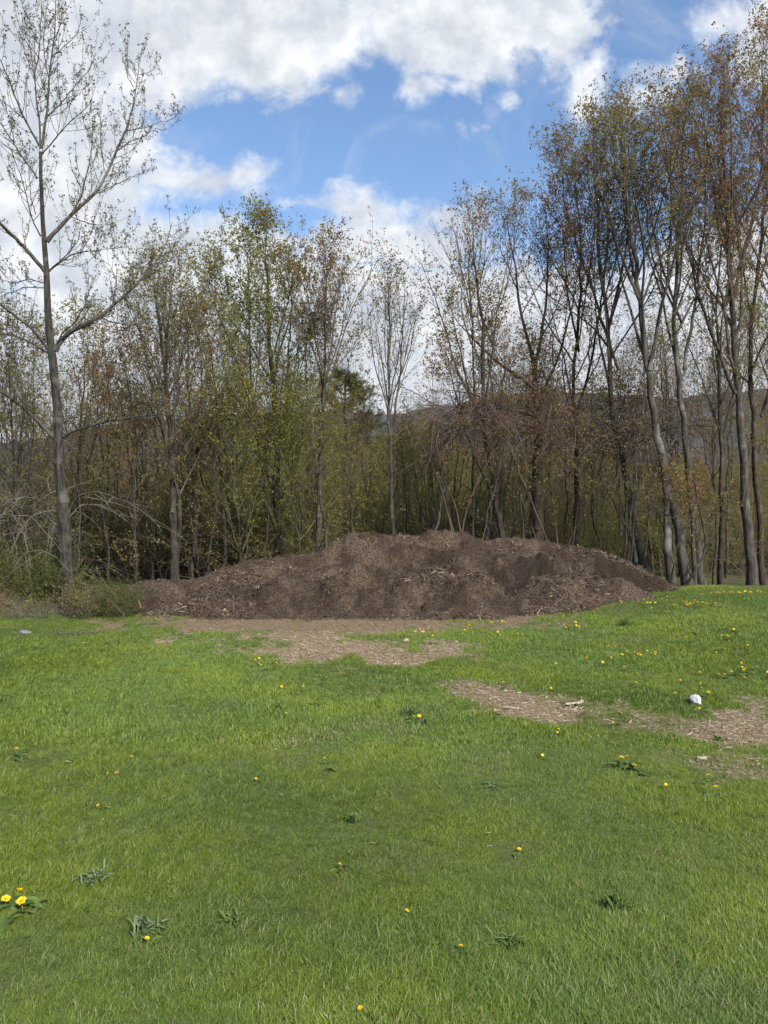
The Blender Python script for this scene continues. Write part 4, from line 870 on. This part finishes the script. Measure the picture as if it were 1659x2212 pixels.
def vine(paths, Y, label):
    g_ = Geo(); b0 = np.array(pt(*paths[0][0], Y)); b0[2] = float(terrain(b0[0], Y)); root = None
    for i, (path) in enumerate(paths):
        q = resample([pt(px, py, Y-.25+.12*math.sin(j*1.3+i)) for j, (px, py) in enumerate(path)], 24)[0]; q[0][2] = min(q[0][2], b0[2]-.02) if i == 0 else q[0][2]
        g_.tubes((q-b0)[None], np.linspace(.028, .010, 24)[None]*(1-.25*i), 7, 0, rng(3+i), None, .1)
    tag(obj('woody_vine', g_.build('woody_vine', [M['bark_dark']]), None, tuple(b0)), label, 'vine')
vine([[(1452,1285),(1462,1268),(1480,1272),(1494,1246),(1506,1222),(1520,1202),(1526,1178),(1520,1140),(1508,1090),(1500,1040)],[(1452,1275),(1450,1245),(1456,1222),(1448,1200)],[(1494,1246),(1484,1228),(1492,1205)]], 13.9, 'thick dark vine curling from the split pale trunk across to its straight pale neighbour')

# ---------------------------------------------------------------- stones
def stone(name, px, py, wpx, hpx, seed, mt, label, flat=1.0, cat='stone', sink=.15, jag=.22):
    import bmesh
    x, y = ground_xy(px, py); z = float(terrain(x, y)); wd = wpx/F*y; hg = hpx/F*y
    bm = bmesh.new(); bmesh.ops.create_icosphere(bm, subdivisions=4, radius=.5); r = rng(seed)
    pl = norm(r.normal(0, 1, (16, 3))); off = r.uniform(.30, .46, 16)
    for v in bm.verts:
        c_ = np.array(v.co)
        for p_, o_ in zip(pl, off):
            d = c_@p_
            if d > o_: c_ = c_-p_*(d-o_)*.93
        n_ = float(fbm(c_[0]*5+c_[2]*3, c_[1]*5+c_[2]*2, seed, 3))-.5
        v.co = c_*(1+n_*jag)
    xs = [v.co.x for v in bm.verts]; zs = [v.co.z for v in bm.verts]; sx_ = wd/(max(xs)-min(xs)); sz_ = hg/(max(zs)-min(zs))/(1-sink)
    for v in bm.verts: v.co.x *= sx_; v.co.y *= sx_*.9; v.co.z = (v.co.z-min(zs))*sz_-hg*sink
    me = bpy.data.meshes.new(name); bm.to_mesh(me); bm.free(); me.materials.append(mt)
    for p in me.polygons: p.use_smooth = False
    o = obj(name, me, None, (x, y, z)); return tag(o, label, cat)
rm, b = mat('white_stone'); o_ = b.n('ShaderNodeTexCoord'); n1 = b.noise(o_.outputs['Object'], 30, 6, .7); n2 = b.noise(o_.outputs['Object'], 14, 3, .5, .8)
finish(b, principled(b, b.mix(b.ss(n2, .55, .66), b.mix(n1, (.36,.36,.37), (.62,.62,.61)), (.10,.10,.12)), .85, .3, n1, .8, .01))
gs = plain_mat('grey_stone', (.09,.09,.088), (.2,.2,.195), 25); bw = plain_mat('pale_wood', (.22,.18,.125), (.40,.35,.27), 40)
stone('white_rock', 1503, 1522, 23, 21, 3, rm, 'white angular rock with grey hollows lying in the grass at the right', cat='rock', sink=.24)
stone('flat_stone', 1516, 1640, 24, 6, 4, bw, 'flat pale stone lying on the bare straw patch at the right', sink=.3)
stone('flat_stone', 52, 1370, 26, 9, 6, gs, 'flat grey stone at the left edge of the lawn, in front of the dead stalks', sink=.3)
stone('small_stone', 876, 1386, 14, 7, 7, bw, 'small pale stone on the wood chips in front of the mound', sink=.3)
stone('small_stone', 456, 1330, 12, 6, 8, gs, 'small grey stone at the left foot of the mound', sink=.3)
stone('small_stone', 1500, 1535, 10, 4, 9, bw, 'tiny pale stone just below the white rock', sink=.2)

def plank(px, py, length, ang, label, seed, wd=.03, th=.012):
    x, y = ground_xy(px, py); r = rng(seed); K = 7; t = np.linspace(-.5, .5, K); V = []; 
    for k in range(K):
        cw = wd*(.5+.5*math.cos(t[k]*2.6))*r.uniform(.8, 1.2); cy_ = r.uniform(-.004, .004)
        for a_, c_ in ((-1, 0), (1, 0), (.8, 1), (-.7, 1)): V.append([t[k]*length, cy_+a_*cw/2, c_*th*r.uniform(.7, 1.2)+.01])
    Q = [[0, 1, 2, 3], [24, 27, 26, 25]]+[[k*4+s_, k*4+(s_+1) % 4, k*4+4+(s_+1) % 4, k*4+4+s_] for k in range(K-1) for s_ in range(4)]
    o = obj('wood_sliver', mesh_np('wood_sliver', np.array(V), np.array(Q), [bw], None, None, False), None, (x, y, float(terrain(x, y))+.012)); o.rotation_euler = (0, .03, ang); return tag(o, label, 'wood piece')
plank(1235, 1526, .13, .5, 'bright split wood sliver, the left one of two on the chip patch', 1)
plank(1252, 1524, .12, .9, 'bright split wood sliver, the right one of two on the chip patch', 2)
plank(1105, 1535, .12, -.3, 'long pale strip of bark lying across the middle chip patch', 3, .018)
plank(160, 1372, .5, .25, 'grey weathered branch piece lying at the lawn edge below the poplar', 5, .025); bpy.data.objects['wood_sliver.003'].data.materials[0] = M['bark_pale']

# ---------------------------------------------------------------- weeds in the lawn
wm = leaf_mat('weed_leaf', (.055,.095,.022), (.12,.175,.045), None, .3)
ws = leaf_mat('weed_leaf_silver', (.075,.115,.045), (.15,.195,.095), None, .2)
def rosette(r, n, L, W, up=.4, K=5):
    g_ = Geo(); V, Q = [], []
    for i in range(n):
        az = r.uniform(0, 6.28); el = min(r.uniform(.1, 1.1)*up*2, 1.9); l = L*r.uniform(.6, 1.2); p = np.array([r.normal(0, L*.35), r.normal(0, L*.35), 0]); s_ = np.array([-math.sin(az), math.cos(az), 0]); st_ = len(V)
        tw = r.uniform(-.4, .4)
        for k in range(K+1):
            t = k/K; wf = math.sin(math.pi*min(t*.85+.12, 1))*(1.25 if k % 2 else .8); zz = s_*math.cos(tw)+np.array([0, 0, math.sin(tw)])
            V += [p-zz*W*wf/2, p+np.array([0, 0, -.004*wf]), p+zz*W*wf/2]; d = np.array([math.cos(az)*math.cos(el), math.sin(az)*math.cos(el), math.sin(el)]); p = p+d*l/K; el -= .28
        for k in range(K):
            a_ = st_+k*3; Q += [[a_, a_+1, a_+4, a_+3], [a_+1, a_+2, a_+5, a_+4]]
    return np.array(V), np.array(Q)
def weed(px, py, n, L, W, up, seed, label, sc=1.0):
    n = int(n*1.5); L *= .55; W *= .65; up *= 1.25
    r = rng(seed); x, y = ground_xy(px, py); V, Q = rosette(r, n, L, W, up); o = obj('lawn_weed', mesh_np('lawn_weed', V, Q, [ws if 'silvery spiky' in label or 'grey-green' in label or 'greyish' in label else wm], None, {'tint': np.repeat(r.random(n), len(Q)//n)}), None, (x, y, float(terrain(x, y))+.01)); tag(o, label, 'weed')
weed(760, 1775, 44, .065, .016, .8, 1, 'dark broad-leaved weed alone in the middle of the lawn')
weed(205, 1905, 34, .13, .012, .5, 2, 'bushy grey-green weed at the left, above the silvery one')
weed(312, 2015, 36, .13, .012, .75, 3, 'silvery spiky weed near the lower left with a dandelion in it')
weed(716, 1668, 12, .07, .022, .5, 4, 'small dark weed farther up the lawn, left of centre')
weed(505, 1992, 30, .09, .014, .45, 5, 'low feathery weed in the lower middle-left lawn')
weed(1350, 1352, 44, .20, .012, 1.2, 6, 'tall dark tuft of coarse blades on the rise at the right')
weed(885, 1548, 30, .16, .012, 1.0, 7, 'dark tuft of coarse blades with two dandelions beside it, centre of the lawn')
weed(1062, 1700, 24, .10, .014, .4, 8, 'greyish flat weed right of the lawn centre')
weed(1100, 2040, 30, .10, .012, .4, 9, 'feathery weed near the lower middle with one dandelion')
weed(1800*.864, 1600, 14, .09, .024, .6, 10, 'small leafy weed rooted in the right chip patch')
weed(1330, 1962, 40, .12, .010, .9, 11, 'dark patchy tuft in the lower right lawn')

# ---------------------------------------------------------------- dandelions
ym, b = mat('dandelion_yellow'); o_ = b.n('ShaderNodeTexCoord'); t = attr(b, 'tint'); finish(b, principled(b, b.mix(t, (.72,.46,.012), (.90,.68,.03)), .6, .2)); M['yellow'] = ym
sm = plain_mat('dandelion_stem', (.08,.12,.035), (.14,.17,.05), 40)
def flower_mesh(seed, R0=.019):
    r = rng(seed); g_ = Geo(); p, a, bb, L, W, t = [], [], [], [], [], []
    for ring, (el, rad_, n_) in enumerate(((.12, 1.0, 22), (.45, .85, 18), (.8, .62, 14), (1.2, .42, 9))):
        az = np.arange(n_)/n_*6.283+ring+r.uniform(-.1, .1, n_); e_ = el+r.uniform(-.12, .12, n_)
        d = np.stack([np.cos(az)*np.cos(e_), np.sin(az)*np.cos(e_), np.sin(e_)], -1)
        p.append(d*.001); a.append(d); bb.append(np.stack([-np.sin(az), np.cos(az), 0*az], -1)); L.append(R0*rad_*r.uniform(.85, 1.1, n_)); W.append(np.full(n_, R0*.34)); t.append(np.full(n_, .3+.2*ring)+r.uniform(-.2, .2, n_))
    g_.leaves(*map(np.concatenate, (p, a, bb, L, W)), 0, np.clip(np.concatenate(t), 0, 1), .1)
    return g_.build('dandelion_flower', [M['yellow']], False)
def stem_mesh(h, seed):
    r = rng(seed); g_ = Geo(); P_ = grow(r, np.array([[0, 0, -.01]]), np.array([[.1, .05, 1.]]), np.array([h+.01]), 4, .2, .06); g_.tubes(P_, np.full((1, 5), .0022), 6); return g_.build('dandelion_stem', [sm]), P_[0, -1]
FM = [flower_mesh(40+i) for i in range(5)]; SM = [stem_mesh(.045+.008*i, 50+i) for i in range(4)]
LM = []
for i in range(3):
    r = rng(70+i); V, Q = rosette(r, 11, .10, .022, .3); LM.append(mesh_np('dandelion_leaves', V, Q, [wm], None, {'tint': np.repeat(r.random(11), len(Q)//11)}))
def dandelion(px, py, label, group, sc=1.0, xy=None):
    """px, py = the flower head"""
    i = int(dr.integers(0, 5)); j = int(dr.integers(0, 4)); sm_, tip = SM[j]
    x, y = xy if xy else ground_xy(px, py+.05*sc*F/(CAM_H*F/max(py-1106, 60)))
    e_ = empty('dandelion', (x, y, float(terrain(x, y)))); e_.rotation_euler = (0, 0, dr.uniform(0, 6.28)); e_.scale = (sc, sc, sc)
    f_ = obj('flower_head', FM[i], e_, tuple(tip)); f_.rotation_euler = (dr.normal(0, .3)+.0, dr.normal(0, .3), 0); obj('stem', sm_, e_)
    if y < 9.5: obj('leaves', LM[int(dr.integers(0, 3))], e_, (0, 0, .012))
    tag(e_, label, 'dandelion', group)
dr = rng(88)
NEAR = [
 ((12,1938),'dandelion at the lower left border, the leftmost of a clump of three'),((43,1933),'dandelion in the lower left clump, the one standing highest'),((50,1944),'large dandelion in the lower left clump, lowest and rightmost of the three'),
 ((37,1622),'single round dandelion near the left border, halfway up the lawn'),((284,1638),'single dandelion in the left lawn, right of the round one at the border'),((232,1672),'left one of the small pale pair of dandelions in the left lawn'),((252,1668),'right one of the small pale pair of dandelions in the left lawn'),
 ((212,1738),'half-open dandelion alone in the left lawn above the bushy weed'),((554,1681),'dandelion alone in the upper middle-left lawn'),((735,1868),'small dandelion alone below the dark broad-leaved weed'),
 ((316,2030),'dandelion in the silvery spiky weed'),((880,1965),'dandelion alone in the lower middle lawn'),((997,2044),'dandelion beside the feathery weed near the lower middle'),((1120,1837),'dandelion alone right of the middle of the lawn'),
 ((893,1549),'left dandelion of the pair beside the dark central tuft'),((906,1546),'right dandelion of the pair beside the dark central tuft'),((1344,1641),'left one of the bright dandelions below the straw patch'),((1353,1640),'bright dandelion touching its left neighbour below the straw patch'),((1372,1652),'lowest of the bright dandelions below the straw patch'),
 ((1532,1680),'left dandelion of the pair below the right chip patch'),((1549,1707),'dandelion standing alone nearest below the right chip patch'),((1171,1630),'dandelion in the thin grass right of the lawn centre'),((1207,1578),'upper dandelion of two in the thin grass below the middle chip patch'),((1203,1584),'lower dandelion of two in the thin grass below the middle chip patch'),
 ((1060,1535),'left dandelion at the lower rim of the middle chip patch'),((1070,1537),'second dandelion from the left at the lower rim of the middle chip patch'),((1065,1478),'dandelion growing at the upper rim of the middle chip patch'),((1086,1474),'dandelion by the upper rim of the middle chip patch, second from left'),((1085,1483),'lowest dandelion by the upper rim of the middle chip patch'),
 ((700,1640),'faint dandelion in the middle of the upper lawn'),((1437,1697),'small pale dandelion near the right side of the lawn'),((780,2183),'flattened dandelion at the bottom of the picture'),((1520,1632),'dandelion standing on the bare straw at the right'),((1325,1560),'dandelion on the bare straw between the chip patches')]
BIG = {12:1.0, 43:1.1, 50:1.15, 37:.95, 1344:1.0, 1353:.95, 1372:.95, 893:.95, 906:.95, 1532:.8, 1549:.85}
for (px, py), lb in NEAR: dandelion(px, py, lb, None, BIG.get(px, .55))
FAR = [(1400,1305,60,9,30,'dandelions clustered on the rim of the rise by the mound'),(1495,1312,38,8,36,'dandelions crowded in the dense yellow patch on the rise'),(1600,1283,60,5,40,'dandelions lined along the crest at the far right'),(1245,1362,26,9,12,'dandelions in the small cluster on the lower slope'),
  (1365,1418,45,10,16,'dandelions in the loose cluster at the middle of the right-hand slope'),(1560,1370,110,50,24,'dandelions sprinkled over the far right slope'),(1080,1362,120,18,28,'dandelions dotting the grass strip at the foot of the mound'),(1260,1440,160,60,10,'dandelions sprinkled sparsely over the lower right slope'),(905,1375,90,12,12,'dandelions on the grass strip before the middle of the mound'),
  (580,1440,30,8,7,'dandelions in the small cluster beside the left chip patch'),(1500,1480,140,40,12,'dandelions sprinkled around the white rock'),(660,1480,90,40,8,'dandelions scattered in the lawn left of the chip patches'),(1620,1440,40,20,8,'dandelions close to the right border above the white rock')]
for cx, cy, ax_, ay_, n_, gl in FAR:
    for k in range(n_):
        px, py = cx+dr.normal(0, ax_*.55), cy+dr.normal(0, ay_*.6)
        if py < 1284: py = 1284+dr.uniform(0, 4)
        x, y = ground_xy(px, py); y = min(y, float(wood_edge(x))-.1)
        if pile_rel(x, y) > .02: continue
        dandelion(0, 0, 'one of the '+gl, gl, dr.uniform(.55, 1.0), (x, y))
